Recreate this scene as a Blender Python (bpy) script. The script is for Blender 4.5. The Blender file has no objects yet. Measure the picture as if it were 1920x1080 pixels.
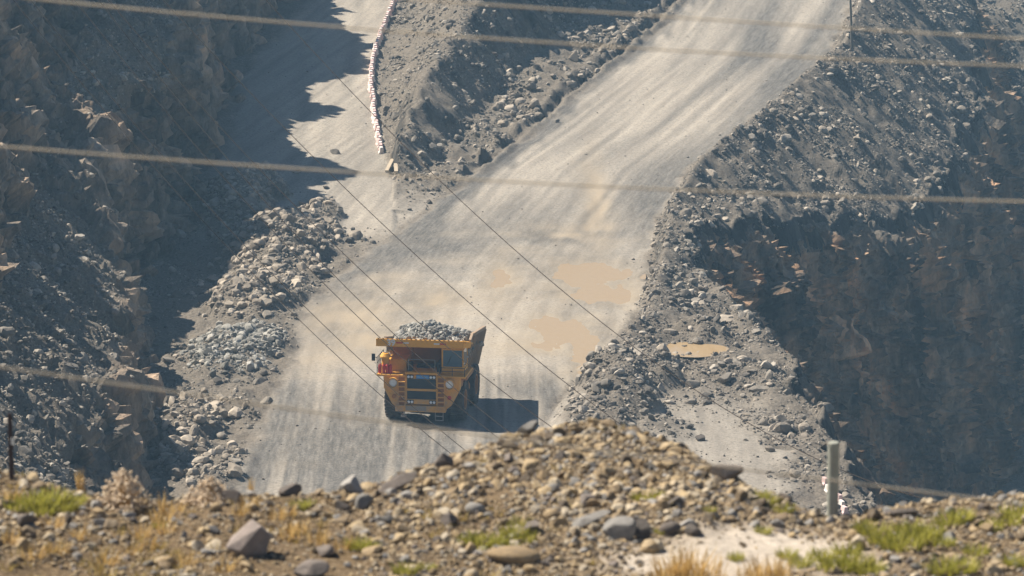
import bpy, bmesh, math, random
import numpy as np
from mathutils import Vector, Matrix
from math import radians, tan, sin, cos, atan2, pi

S = bpy.context.scene
COL = S.collection
random.seed(7)
RNG = np.random.default_rng(11)

# ------------------------------------------------------------------ camera, sky, sun, exposure
CAM_H, PITCH, FOV = 58.0, radians(11.2), radians(14.0)
FPX = 960.0 / tan(FOV / 2)
cam_d = bpy.data.cameras.new('camera')
cam = bpy.data.objects.new('camera', cam_d)
COL.objects.link(cam)
cam.location = (0, 0, CAM_H)
cam.rotation_euler = (pi / 2 - PITCH, 0, 0)
cam_d.sensor_fit = 'HORIZONTAL'
cam_d.angle_x = FOV
cam_d.clip_start, cam_d.clip_end = 0.5, 3000
cam_d.dof.use_dof = True
cam_d.dof.focus_distance = 262
cam_d.dof.aperture_fstop = 3.9
S.camera = cam

SUN_EL, SUN_AZ = radians(50), radians(27)         # from the left, 27 degrees behind the picture plane
SUN = Vector((-cos(SUN_EL) * cos(SUN_AZ), cos(SUN_EL) * sin(SUN_AZ), sin(SUN_EL)))
W = bpy.data.worlds.new('World')
S.world = W
W.use_nodes = True
nt = W.node_tree
sky = nt.nodes.new('ShaderNodeTexSky')
sky.sky_type = 'NISHITA'
sky.sun_disc = False
sky.sun_elevation = SUN_EL
sky.sun_rotation = atan2(SUN.x, SUN.y)
sky.altitude = 1200
bg = nt.nodes['Background']
nt.links.new(sky.outputs[0], bg.inputs[0])
bg.inputs[1].default_value = 0.05
sl = bpy.data.lights.new('sun', 'SUN')
sl.energy = 5.0
sl.angle = radians(0.5)
sl.color = (1.0, 0.91, 0.775)
so = bpy.data.objects.new('sun', sl)
so.rotation_euler = SUN.to_track_quat('Z', 'Y').to_euler()
COL.objects.link(so)
S.view_settings.view_transform = 'Standard'
S.view_settings.look = 'None'
S.view_settings.exposure = 0.96
S.view_settings.gamma = 1.0
S.cycles.use_denoising = True
S.cycles.max_bounces = 6
S.cycles.volume_bounces = 0

# ------------------------------------------------------------------ pixel <-> world (1920 x 1080 photograph)
cp, sp_ = cos(PITCH), sin(PITCH)
def ray(px, py):
    u, v = (px - 960) / FPX, (540 - py) / FPX
    return u, cp + v * sp_, v * cp - sp_
def at(px, py, d):                                # point on the sight line at ground distance d
    rx, ry, rz = ray(px, py)
    k = d / ry
    return rx * k, d, CAM_H + rz * k
def hit(px, py, zf):                              # point on the sight line at height zf(distance)
    d = 280.0
    for _ in range(60):
        x, y, z = at(px, py, d)
        rx, ry, rz = ray(px, py)
        d = d + 0.5 * ((zf(d) - CAM_H) * ry / rz - d)
    return at(px, py, d)

# ------------------------------------------------------------------ noise (numpy)
def _hash(ix, iy, iz, seed):
    h = (ix.astype(np.int64) * 374761393 + iy.astype(np.int64) * 668265263 + iz.astype(np.int64) * 2147483647 // 3 + seed * 974711) & 0xFFFFFFFF
    h = (h ^ (h >> 13)) * 1274126177 & 0xFFFFFFFF
    h = (h ^ (h >> 16)) * 2246822519 & 0xFFFFFFFF
    h = h ^ (h >> 15)
    return (h & 0xFFFFFF) / float(0xFFFFFF)
def vnoise(x, y, z=None, seed=0):
    x, y = np.broadcast_arrays(np.asarray(x, float), np.asarray(y, float))
    z = np.zeros_like(x) if z is None else np.broadcast_to(np.asarray(z, float), x.shape)
    ix, iy, iz = np.floor(x), np.floor(y), np.floor(z)
    fx, fy, fz = x - ix, y - iy, z - iz
    fx, fy, fz = [f * f * f * (f * (f * 6 - 15) + 10) for f in (fx, fy, fz)]
    out = 0
    for a in (0, 1):
        for b in (0, 1):
            for c in (0, 1):
                out = out + (fx if a else 1 - fx) * (fy if b else 1 - fy) * (fz if c else 1 - fz) * _hash(ix + a, iy + b, iz + c, seed)
    return out * 2 - 1
def fbm(x, y, z=None, oct=4, seed=0, gain=0.5):
    s, a, tot = 0, 1.0, 0
    f = 1.0
    for i in range(oct):
        s = s + a * vnoise(np.asarray(x) * f + 17.3 * i, np.asarray(y) * f - 9.1 * i, None if z is None else np.asarray(z) * f + 4.7 * i, seed + i)
        tot += a; a *= gain; f *= 2.03
    return s / tot
def worley(x, y, z, seed=0):                      # distance to nearest, second nearest, cell random
    ix, iy, iz = np.floor(x), np.floor(y), np.floor(z)
    f1 = np.full(x.shape, 9.0); f2 = np.full(x.shape, 9.0); cid = np.zeros(x.shape); 
    for a in (-1, 0, 1):
        for b in (-1, 0, 1):
            for c in (-1, 0, 1):
                jx, jy, jz = ix + a, iy + b, iz + c
                qx, qy, qz = jx + _hash(jx, jy, jz, seed), jy + _hash(jx, jy, jz, seed + 1), jz + _hash(jx, jy, jz, seed + 2)
                d = np.sqrt((qx - x) ** 2 + (qy - y) ** 2 + (qz - z) ** 2)
                r = _hash(jx, jy, jz, seed + 3)
                near = d < f1
                f2 = np.where(near, f1, np.minimum(f2, d))
                cid = np.where(near, r, cid)
                f1 = np.where(near, d, f1)
    return f1, f2, cid
def sstep(a, b, x):
    t = np.clip((x - a) / (b - a), 0, 1)
    return t * t * (3 - 2 * t)

# ------------------------------------------------------------------ object helpers
def tag(o, label=None, cat=None, group=None, kind=None):
    if label: o['label'] = label
    if cat: o['category'] = cat
    if group: o['group'] = group
    if kind: o['kind'] = kind
    return o
def empty(name, loc=(0, 0, 0), rz=0.0):
    o = bpy.data.objects.new(name, None)
    o.empty_display_size = 0.2
    o.location = loc
    o.rotation_euler = (0, 0, rz)
    COL.objects.link(o)
    return o
def mesh_np(name, V, F, mat=None, smooth=True, parent=None, link=True, color=None, uv=None):
    V = np.ascontiguousarray(V, dtype=np.float32)
    F = np.ascontiguousarray(F, dtype=np.int32)
    n = F.shape[1]
    me = bpy.data.meshes.new(name)
    me.vertices.add(len(V)); me.vertices.foreach_set('co', V.ravel())
    me.loops.add(F.size); me.loops.foreach_set('vertex_index', F.ravel())
    me.polygons.add(len(F))
    me.polygons.foreach_set('loop_start', np.arange(0, F.size, n, dtype=np.int32))
    me.polygons.foreach_set('loop_total', np.full(len(F), n, dtype=np.int32))
    me.update(calc_edges=True)
    me.polygons.foreach_set('use_smooth', np.full(len(F), bool(smooth)))
    if color is not None:
        ca = me.attributes.new('mask', 'FLOAT_COLOR', 'POINT')
        ca.data.foreach_set('color', np.ascontiguousarray(color, dtype=np.float32).ravel())
    if uv is not None:
        ul = me.uv_layers.new(name='road_uv')
        ul.data.foreach_set('uv', np.ascontiguousarray(uv[F.ravel()], dtype=np.float32).ravel())
    if mat: me.materials.append(mat)
    if not link: return me
    o = bpy.data.objects.new(name, me)
    COL.objects.link(o)
    if parent: o.parent = parent
    return o
def grid_faces(nr, nc):
    i = np.arange(nr * nc).reshape(nr, nc)
    return np.stack([i[:-1, :-1], i[:-1, 1:], i[1:, 1:], i[1:, :-1]], -1).reshape(-1, 4)
def compact(V, F, *attrs):
    used = np.unique(F)
    m = np.full(len(V), -1); m[used] = np.arange(len(used))
    return (V[used], m[F]) + tuple(a[used] for a in attrs)

# ------------------------------------------------------------------ materials
def new_mat(name):
    m = bpy.data.materials.new(name); m.use_nodes = True
    nt = m.node_tree; b = nt.nodes['Principled BSDF']
    return m, nt, b
def N(nt, t, **kw):
    n = nt.nodes.new(t)
    for k, v in kw.items():
        if k in n.inputs.keys(): n.inputs[k].default_value = v
        else: setattr(n, k, v)
    return n
def noise_node(nt, vec, scale, detail=6, rough=0.6):
    n = N(nt, 'ShaderNodeTexNoise'); n.inputs['Scale'].default_value = scale
    n.inputs['Detail'].default_value = detail; n.inputs['Roughness'].default_value = rough
    if vec is not None: nt.links.new(vec, n.inputs['Vector'])
    return n.outputs['Fac']
def ramp(nt, fac, stops, interp='LINEAR'):
    r = N(nt, 'ShaderNodeValToRGB'); r.color_ramp.interpolation = interp
    e = r.color_ramp.elements
    while len(e) < len(stops): e.new(0.5)
    for k, (p, c) in enumerate(stops):
        e[k].position = p; e[k].color = (c, c, c, 1) if isinstance(c, float) else (*c, 1)
    nt.links.new(fac, r.inputs[0])
    return r.outputs[0]
def mix(nt, fac, a, b, mode='MIX'):
    m = N(nt, 'ShaderNodeMix', data_type='RGBA', blend_type=mode)
    for s, v in ((m.inputs[0], fac), (m.inputs[6], a), (m.inputs[7], b)):
        if hasattr(v, 'is_linked'): nt.links.new(v, s)
        elif isinstance(v, (tuple, list)): s.default_value = (*v, 1)
        else: s.default_value = v
    return m.outputs[2]
def bump(nt, b, h, strength, dist):
    n = N(nt, 'ShaderNodeBump'); n.inputs['Strength'].default_value = strength; n.inputs['Distance'].default_value = dist
    nt.links.new(h, n.inputs['Height']); nt.links.new(n.outputs[0], b.inputs['Normal'])

def ground_material(name='quarry ground', gain=(0.9, 0.96, 1.0), brown=0.25):
    # mask.r = compacted road dust, mask.g = dampness, mask.b = bare cliff rock, mask.a = brown tint
    m, nt, b = new_mat(name)
    geo = N(nt, 'ShaderNodeNewGeometry').outputs['Position']
    at_ = N(nt, 'ShaderNodeAttribute', attribute_name='mask')
    sep = N(nt, 'ShaderNodeSeparateColor'); nt.links.new(at_.outputs['Color'], sep.inputs[0])
    r, g, bl, al = sep.outputs[0], sep.outputs[1], sep.outputs[2], at_.outputs['Alpha']
    uv = N(nt, 'ShaderNodeUVMap', uv_map='road_uv').outputs[0]
    mp = N(nt, 'ShaderNodeMapping'); nt.links.new(uv, mp.inputs[0]); mp.inputs['Scale'].default_value = (0.9, 0.045, 1)
    streak = noise_node(nt, mp.outputs[0], 1.0, 4, 0.5)
    mp2 = N(nt, 'ShaderNodeMapping'); nt.links.new(uv, mp2.inputs[0]); mp2.inputs['Scale'].default_value = (4.0, 0.4, 1)
    streak2 = noise_node(nt, mp2.outputs[0], 1.0, 5, 0.6)
    fine = noise_node(nt, geo, 5.0, 8, 0.75)
    grit = noise_node(nt, geo, 9.0, 4, 0.7)
    mid = noise_node(nt, geo, 0.55, 6, 0.6)
    # loose rubble colours
    rub = ramp(nt, fine, [(0.3, (0.07, 0.061, 0.052)), (0.5, (0.175, 0.152, 0.126)), (0.68, (0.33, 0.29, 0.24))])
    rub = mix(nt, ramp(nt, mid, [(0.35, 0.0), (0.65, 0.6)]), rub, (0.215, 0.184, 0.148))
    # road dust
    dry = ramp(nt, streak, [(0.3, (0.22, 0.196, 0.168)), (0.5, (0.345, 0.308, 0.26)), (0.7, (0.42, 0.376, 0.316))])
    dry = mix(nt, ramp(nt, streak2, [(0.3, 0.2), (0.6, 0.0)]), dry, (0.24, 0.21, 0.178))
    dry = mix(nt, ramp(nt, mid, [(0.35, 0.4), (0.6, 0.0)]), dry, (0.3, 0.265, 0.222))
    dry = mix(nt, ramp(nt, fine, [(0.38, 0.75), (0.52, 0.0)]), dry, (0.17, 0.154, 0.132))
    wet = ramp(nt, streak2, [(0.3, (0.08, 0.076, 0.07)), (0.7, (0.2, 0.188, 0.172))])
    wet = mix(nt, ramp(nt, fine, [(0.4, 0.6), (0.55, 0.0)]), wet, (0.06, 0.057, 0.052))
    road = mix(nt, g, dry, wet)
    road = mix(nt, ramp(nt, grit, [(0.56, 0.0), (0.68, 0.35)]), road, (0.5, 0.455, 0.395))
    road = mix(nt, al, road, (0.325, 0.265, 0.19))
    col = mix(nt, r, rub, road)
    # cliff rock
    cmp_ = N(nt, 'ShaderNodeMapping'); nt.links.new(geo, cmp_.inputs[0]); cmp_.inputs['Scale'].default_value = (0.6, 0.6, 0.22)
    cl = noise_node(nt, cmp_.outputs[0], 0.7, 8, 0.65)
    cl2 = noise_node(nt, cmp_.outputs[0], 0.35, 5, 0.6)
    rock = ramp(nt, cl, [(0.36, (0.05, 0.05, 0.05)), (0.5, (0.18, 0.165, 0.15)), (0.64, (0.38, 0.335, 0.29))])
    rock = mix(nt, ramp(nt, cl2, [(0.47, 0.0), (0.6, brown)]), rock, mix(nt, ramp(nt, cl, [(0.36, 0.0), (0.62, 1.0)]), (0.13, 0.082, 0.05), (0.4, 0.26, 0.15)))
    blk = mix(nt, al, (0.38, 0.39, 0.4), (2.2, 1.85, 1.55))
    rock = mix(nt, 1.0, rock, blk, 'MULTIPLY')
    rock = mix(nt, 1.0, rock, gain, 'MULTIPLY')
    col = mix(nt, bl, col, rock)
    nt.links.new(col, b.inputs['Base Color'])
    b.inputs['Roughness'].default_value = 0.95
    b.inputs['Specular IOR Level'].default_value = 0.12
    inv = N(nt, 'ShaderNodeMath', operation='MULTIPLY_ADD'); nt.links.new(r, inv.inputs[0]); inv.inputs[1].default_value = -0.85; inv.inputs[2].default_value = 1.0
    hm = N(nt, 'ShaderNodeMath', operation='MULTIPLY'); nt.links.new(fine, hm.inputs[0]); nt.links.new(inv.outputs[0], hm.inputs[1])
    h2 = N(nt, 'ShaderNodeMath', operation='MULTIPLY'); nt.links.new(cl, h2.inputs[0]); nt.links.new(bl, h2.inputs[1])
    hm2 = N(nt, 'ShaderNodeMath', operation='MULTIPLY_ADD'); nt.links.new(h2.outputs[0], hm2.inputs[0]); hm2.inputs[1].default_value = 5.0; nt.links.new(hm.outputs[0], hm2.inputs[2]); hm = hm2
    bump(nt, b, hm.outputs[0], 1.0, 0.22)
    return m
def rock_material(name, stops, fine_scale=4.0, top=None, bumpd=0.04):
    m, nt, b = new_mat(name)
    isl = N(nt, 'ShaderNodeNewGeometry').outputs['Random Per Island']
    ob = N(nt, 'ShaderNodeObjectInfo').outputs['Random']
    ad = N(nt, 'ShaderNodeMath', operation='ADD'); nt.links.new(isl, ad.inputs[0]); nt.links.new(ob, ad.inputs[1])
    fr = N(nt, 'ShaderNodeMath', operation='FRACT'); nt.links.new(ad.outputs[0], fr.inputs[0])
    c = ramp(nt, fr.outputs[0], stops)
    geo = N(nt, 'ShaderNodeNewGeometry').outputs['Position']
    f = noise_node(nt, geo, fine_scale, 6, 0.7)
    c = mix(nt, ramp(nt, f, [(0.3, 0.55), (0.6, 0.0)]), c, (0.1, 0.092, 0.082))
    c = mix(nt, ramp(nt, noise_node(nt, geo, fine_scale * 0.35, 3), [(0.5, 0.0), (0.75, 0.45)]), c, stops[-1][1])
    nt.links.new(c, b.inputs['Base Color'])
    b.inputs['Roughness'].default_value = 0.9
    b.inputs['Specular IOR Level'].default_value = 0.2
    bump(nt, b, f, 0.8, bumpd)
    return m
def plain(name, col, rough=0.6, metal=0.0, spec=0.4, dirt=0.0, dcol=(0.2, 0.17, 0.14), scale=1.5, alpha=None):
    m, nt, b = new_mat(name)
    b.inputs['Roughness'].default_value = rough; b.inputs['Metallic'].default_value = metal
    b.inputs['Specular IOR Level'].default_value = spec
    tc = N(nt, 'ShaderNodeTexCoord').outputs['Object']
    f = noise_node(nt, tc, scale, 7, 0.7)
    nt.links.new(mix(nt, ramp(nt, f, [(0.38, 0.0), (0.72, max(dirt, 0.03))]), col, dcol), b.inputs['Base Color'])
    return m
GROUND = ground_material()
PITROCK = ground_material('brown pit rock', (1.7, 1.5, 1.3), 0.5)
RUBBLE = rock_material('grey broken rock', [(0.0, (0.075, 0.067, 0.06)), (0.4, (0.165, 0.147, 0.126)), (0.75, (0.27, 0.238, 0.198)), (1.0, (0.46, 0.41, 0.345))])
PALEROCK = rock_material('pale broken rock', [(0.0, (0.17, 0.146, 0.12)), (0.5, (0.31, 0.264, 0.21)), (1.0, (0.47, 0.405, 0.33))])
BLUEROCK = rock_material('fresh grey ore rock', [(0.0, (0.13, 0.127, 0.115)), (0.5, (0.265, 0.256, 0.23)), (1.0, (0.46, 0.44, 0.395))])
PEBBLE = rock_material('tan weathered stone', [(0.0, (0.1, 0.078, 0.058)), (0.3, (0.27, 0.195, 0.11)), (0.65, (0.42, 0.315, 0.18)), (0.85, (0.36, 0.31, 0.24)), (1.0, (0.52, 0.43, 0.3))], 14.0, bumpd=0.012)
DARKROCK = rock_material('dark weathered stone', [(0.0, (0.07, 0.062, 0.055)), (0.5, (0.125, 0.105, 0.092)), (1.0, (0.2, 0.17, 0.15))], 12.0, bumpd=0.015)
GREYSTONE = rock_material('grey smooth stone', [(0.0, (0.15, 0.142, 0.13)), (0.5, (0.24, 0.228, 0.212)), (1.0, (0.33, 0.31, 0.285))], 12.0, bumpd=0.01)

# ------------------------------------------------------------------ rock templates
def rock_template(sub, seed, rounded=False):
    bm = bmesh.new()
    bmesh.ops.create_icosphere(bm, subdivisions=sub, radius=1.0)
    V = np.array([v.co[:] for v in bm.verts]); F = np.array([[v.index for v in f.verts] for f in bm.faces])
    bm.free()
    r = np.random.default_rng(seed)
    V = V * (1 + 0.22 * fbm(V[:, 0] * 1.3 + seed, V[:, 1] * 1.3, V[:, 2] * 1.3, 2, seed))[:, None]
    for _ in range(5 if rounded else 9):
        n = r.normal(size=3); n /= np.linalg.norm(n)
        c = r.uniform(0.62, 0.92) if rounded else r.uniform(0.42, 0.82)
        d = V @ n
        V = V - np.maximum(d - c, 0)[:, None] * n * (0.8 if rounded else 0.96)
    V = V * (r.uniform(0.75, 1.35), r.uniform(0.75, 1.2), r.uniform(0.6, 0.95))
    return V / np.abs(V).max(), F
T0 = [rock_template(1, 100 + i) for i in range(14)]
T1 = [rock_template(2, 200 + i) for i in range(14)]
T2 = [rock_template(3, 300 + i) for i in range(16)]
TP = [rock_template(2, 400 + i, True) for i in range(12)]
def _lo(i):
    bm = bmesh.new(); bmesh.ops.create_icosphere(bm, subdivisions=1, radius=1.0)
    bm.free()
def rot_mats(n, tilt=1.0):
    q = RNG.normal(size=(n, 4)); q /= np.linalg.norm(q, axis=1)[:, None]
    w, x, y, z = q.T
    return np.stack([1 - 2 * (y * y + z * z), 2 * (x * y - z * w), 2 * (x * z + y * w), 2 * (x * y + z * w), 1 - 2 * (x * x + z * z), 2 * (y * z - x * w), 2 * (x * z - y * w), 2 * (y * z + x * w), 1 - 2 * (x * x + y * y)], -1).reshape(n, 3, 3)
def merge_rocks(P, sz, templates):
    n = len(P)
    R = rot_mats(n)
    pick = RNG.integers(0, len(templates), n)
    Vs, Fs, off = [], [], 0
    for k, (V, F) in enumerate(templates):
        s = np.where(pick == k)[0]
        if not len(s): continue
        A = np.einsum('nij,vj->nvi', R[s], V) * sz[s, None, None]
        A[:, :, 2] *= 0.82
        A = A + P[s, None, :]
        Vs.append(A.reshape(-1, 3))
        Fs.append((F[None] + (np.arange(len(s)) * len(V))[:, None, None] + off).reshape(-1, 3))
        off += len(s) * len(V)
    return np.concatenate(Vs), np.concatenate(Fs)
ROCK_MESH = {}
def rock_object(name, p, size, mat, seed, rounded=False, stretch=(1, 1, 1), rot=None):
    tl = TP if rounded else T2
    key = (rounded, seed % len(tl), mat.name)
    if key not in ROCK_MESH:
        V, F = tl[seed % len(tl)]
        ROCK_MESH[key] = mesh_np(name, V, F, mat, smooth=rounded, link=False)
    o = bpy.data.objects.new(name, ROCK_MESH[key])
    o.location = p
    o.scale = (size * stretch[0], size * stretch[1], size * stretch[2])
    r = random.Random(seed * 31 + 5)
    o.rotation_euler = rot if rot else (r.uniform(-0.4, 0.4), r.uniform(-0.4, 0.4), r.uniform(0, 6.28))
    COL.objects.link(o)
    return o
# ================================================================== THE SETTING: pit terrain
def zr(d): return 0.072 * (np.maximum(d - 316, 0) - 8 * (1 - np.exp(-np.maximum(d - 316, 0) / 8)))      # haul road
def zb(d): return 0.1 * (np.maximum(d - 312, 0) - 8 * (1 - np.exp(-np.maximum(d - 312, 0) / 8)))          # side road
def line(pts, zf):
    P = np.array([hit(px, py, zf) for px, py in pts]); P = P[np.argsort(P[:, 1])]
    return lambda y: np.interp(y, P[:, 1], P[:, 0])
XL = line([(430, 940), (452, 860), (500, 760), (543, 680), (560, 590), (640, 505), (745, 430), (880, 322), (1010, 222), (1130, 122), (1210, 62), (1245, 25), (1310, -40)], zr)
XR = line([(930, 940), (1000, 830), (1050, 750), (1100, 690), (1190, 600), (1212, 520), (1234, 410), (1290, 318), (1390, 246), (1470, 176), (1560, 99), (1596, 10), (1620, -40)], zr)
XB = line([(760, -45), (745, 0), (725, 40), (706, 90), (697, 140), (700, 190), (707, 240), (719, 298), (735, 350), (742, 420)], zb)
def tab(ys, xs): return lambda y: np.interp(y, ys, xs)
# left wall stations: foot, lower lip, bench back, crest
LY = [140, 190, 222, 240, 262, 278, 290, 302, 320, 345, 365, 390, 405, 480]
FX = tab(LY, [-12, -18.5, -21.5, -22.3, -24.2, -25.6, -28.0, -28.4, -26.6, -26.0, -26.3, -22.5, -19.8, -10])
FZ = tab(LY, [0, 0, 0, 0, 0, 0, 0, 0, 0.4, 2.4, 4.6, 7.0, 8.5, 15])
C1X = tab(LY, [-13, -20, -23, -23.4, -25.0, -26.6, -30.5, -30.6, -27.3, -27.6, -29.6, -26, -24, -15])
C1Z = tab(LY, [5, 4.5, 4, 3.8, 3.0, 3.6, 8, 10, 11, 13.5, 14, 16, 17, 24])
T1X = tab(LY, [-27, -30, -31, -31, -32.6, -33.0, -33.4, -34, -32.2, -30.4, -32, -29, -27.5, -18])
T1Z = tab(LY, [15, 12.5, 11.2, 10.6, 9.4, 9.8, 10.5, 13, 16.2, 16, 17, 19, 20, 27])
C2X = tab(LY, [-31, -33, -34, -34, -36, -37, -38, -38.5, -37, -37.5, -38, -36.5, -35.5, -28])
C2Z = tab(LY, [17, 14.5, 13, 13, 13, 15, 19, 20, 22, 28.5, 30.5, 32.5, 36, 43])
# mound between the roads
MY = [322, 330, 337, 349, 360, 371, 390, 405, 435, 480]
MX = tab(MY, [-9.5, -9.4, -8.8, -7.6, -6.0, -4.0, 1.0, 4.5, 10, 18])
MZ = tab(MY, [0.6, 1.6, 3.4, 6.2, 7.6, 9.2, 15, 18, 22, 26])
# lip of the pit on the right
PY = [215, 230, 250, 274, 283, 297, 308, 314, 320, 326, 342, 349, 370, 400, 430, 480]
PX = tab(PY, [22, 20.8, 19.2, 18.0, 16.7, 14.4, 13.4, 13.8, 15.6, 18.2, 26, 32.5, 39.5, 45, 48, 52])
PZ = tab(PY, [-.4, -.3, -.3, -.4, -.3, 0, .3, .3, 0, -.8, -3.6, -5.3, -5.0, -3.3, -2, 0])
WARP = lambda y: 0.9 * fbm(y * 0.22, y * 0 + 3, None, 3, 5) + 0.35 * fbm(y * 0.9, y * 0 + 1, None, 2, 6)
PUDDLES = [(1110, 515, 60, 22, 0.12), (1120, 552, 80, 16, 0.08), (1116, 400, 22, 60, 0.11), (940, 520, 26, 30, 0.08), (1050, 620, 55, 30, 0.1), (1105, 655, 26, 38, 0.1), (1030, 650, 50, 14, 0.07), (650, 590, 70, 30, 0.07), (820, 560, 40, 14, 0.05), (690, 640, 60, 20, 0.06), (1060, 440, 60, 14, 0.06)]
PW = []
for px, py, rx, ry, dp in PUDDLES:
    c = hit(px, py, lambda d: 0 * d); e = hit(px + rx, py, lambda d: 0 * d); f = hit(px, py - ry, lambda d: 0 * d)
    PW.append((c[0], c[1], abs(e[0] - c[0]), abs(f[1] - c[1]), dp))
BUMPS = [  # pixel of the middle at ground level, radii (m), height (m)
    (520, 470, 3.6, 12, 2.6), (455, 400, 2.6, 10, 2.2), (585, 440, 2.2, 9, 1.4), (470, 560, 2.6, 7, 1.9), (520, 545, 2.2, 6, 1.0),
    (440, 655, 2.9, 6.5, 1.3), (350, 800, 2.0, 6, 1.7), (320, 860, 2.0, 5, 1.2), (400, 880, 2.2, 5, 0.7), (420, 770, 1.7, 4.5, .5),
    (1165, 745, 2.3, 9, 2.3), (1215, 700, 2.0, 5, 1.3), (1140, 790, 2.4, 5, 1.6), (1335, 625, 1.8, 3.2, 1.1), (1400, 610, 2.0, 4, 0.9), (1395, 700, 2.8, 4, .9), (1240, 805, 2.0, 3, .5)]
BW = [(*hit(px, py, lambda d: 0 * d)[:2], rx, ry, h) for px, py, rx, ry, h in BUMPS]

dx, dy = 0.2, 0.3
gx = np.arange(-42, 56, dx); gy = np.arange(221, 470, dy)
X, Y = np.meshgrid(gx, gy)
xl, xr, xb = XL(Y), XR(Y), XB(Y)
wob = 0.5 * fbm(X * 0.25, Y * 0.25, None, 3, 40)
roadz, sidez = zr(Y), zb(Y)
mx, mz = MX(Y) + 0.9 * fbm(Y * .3, X * .25, None, 3, 63), MZ(Y) + 0.5 * fbm(Y * .25, X * .1, None, 3, 64)
fz, fx = FZ(Y), FX(Y)
# base surface: side road | strip | haul road
t = np.clip((X - xb) / np.maximum(xl - xb, 0.5), 0, 1)
Z = np.where(Y > 322, sidez * (1 - t) + roadz * t, roadz)
Z = np.where(X < xb, sidez, Z)
Z = np.where(X > xl, roadz, Z)
# mound
mfade = sstep(320, 336, Y)
ml = sidez + (mz - sidez) * sstep(0, 1, np.clip((X - xb - 0.5) / np.maximum(mx - xb - 0.5, 0.5), 0, 1))
tr_ = np.clip((X - mx) / np.maximum(xl - mx, 0.5), 0, 1)
mr = np.where(tr_ < 0.45, mz + (roadz + (mz - roadz) * 0.17 - mz) * tr_ / 0.45, roadz + (mz - roadz) * 0.17 * (1 - (tr_ - 0.45) / 0.55))
mound = np.where(X < mx, ml, mr)
inm = (X > xb) & (X < xl)
Z = np.where(inm, Z * (1 - mfade) + np.maximum(mound, Z) * mfade, Z)
# right shoulder, berm, talus to the lip
px_, pz_ = PX(Y) + WARP(Y), PZ(Y)
off = X - xr
bh = np.interp(Y, [222, 262, 280, 300, 318, 330, 480], [0.2, 0.5, 1.0, 1.5, 1.5, 1.3, 1.3])
bw = 2.3
right = off > 0
far = sstep(306, 322, Y)
tt = np.clip((off - 1.3) / np.maximum(px_ - xr - 1.3, 0.5), 0, 1)
talus = (roadz + bh) * (1 - tt) + pz_ * tt
berm_out = roadz + bh * np.clip(1 - (off - 1.3) / 2.6, 0, 1) + (pz_ - 0) * tt * 0.6
rz_ = np.where(off < 1.3, roadz + bh * sstep(0, 1, off / 1.3), talus * far + berm_out * (1 - far))
Z = np.where(right, rz_, Z)
beyond = np.clip(X - px_, 0, None)
Z = np.where(right, Z - 2.2 * beyond, Z)
# left floor towards the foot
floor_t = np.clip((xl - 1 - X) / np.maximum(xl - 1 - fx, 1), 0, 1)
Z = np.where((X < xl) & (Y < 322), Z - 0.8 * floor_t * (1 - sstep(305, 325, Y)), Z)
# windrow along the left edge of the haul road
wnd = sstep(330, 342, Y) * (0.75 + 0.5 * fbm(Y * .25, X * .5, None, 3, 9))
exl = xl + 0.35 * vnoise(Y * .12, Y * 0, None, 10)
Z = Z + wnd * (0.55 * np.exp(-((X - exl + 0.6) / 0.5) ** 2) + 0.38 * np.exp(-((X - exl - 0.75) / 0.35) ** 2) - 0.15 * np.exp(-((X - exl - 0.1) / 0.3) ** 2))
pile = np.zeros_like(Z)
for (cx, cy, rx, ry, h) in BW:
    q = ((X - cx + 0.8 * vnoise(X * .5, Y * .5, None, 71)) / rx) ** 2 + ((Y - cy) / ry) ** 2
    pile = np.maximum(pile, h * np.clip(1.25 - np.sqrt(q), 0, 1) ** 0.9)
Z = Z + pile
# masks
edge = 0.6 * fbm(X * 0.5, Y * 0.35, None, 3, 21)
road_m = sstep(-0.7, 0.7, X - xl - 0.9 * sstep(326, 338, Y) - 0.3 + edge) * sstep(-0.5, 0.5, xr - X - 0.1 + edge)
side_m = sstep(-0.4, 0.4, xb - X + 0.3 + 0.5 * edge) * sstep(1.5, 3.5, X - fx + edge) * sstep(304, 318, Y + 6 * edge - 1.1 * np.clip(-18 - X, 0, 9)) 
side_m = np.maximum(side_m, sstep(314, 322, Y + 5 * edge) * (1 - mfade) * sstep(-0.6, 0.4, xl - X) * sstep(-24, -20, X))
side_m = side_m * np.clip(1 - pile * 2.5, 0, 1)
shelf_m = (off > 0) * sstep(266, 250, Y + 4 * edge) * sstep(2.0, 5.5, px_ - X + 4 * edge) * 0.95 * np.clip(1 - pile * 1.5, 0, 1)
flat_m = np.clip(np.maximum(np.maximum(road_m, side_m), shelf_m), 0, 1)
road_m = road_m * np.clip(1 - pile * 2.0, 0, 1)
rough = 1 - flat_m
# relief of loose ground, gullies running down the slopes
ga = (X * 0.55 + Y * 0.83)
gul = vnoise(ga * 0.55, (X - Y) * 0.05, None, 31) * 0.55 + vnoise(ga * 1.3, (X - Y) * 0.12, None, 32) * 0.3
slope_zone = np.where(right, far * sstep(1.0, 3.0, off), 0) + np.where(inm, mfade * sstep(0, 2, X - mx), 0)
Z = Z + slope_zone * gul * 0.95
Z = Z + rough * (0.55 * fbm(X * 0.35, Y * 0.3, None, 5, 3) + 0.22 * fbm(X * 1.4, Y * 1.2, None, 3, 4))
lipz = np.where(right, sstep(3.0, 0.0, px_ - X), 0)
Z = Z + lipz * 0.8 * fbm(X * 0.6, Y * 0.6, None, 3, 77)
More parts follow.
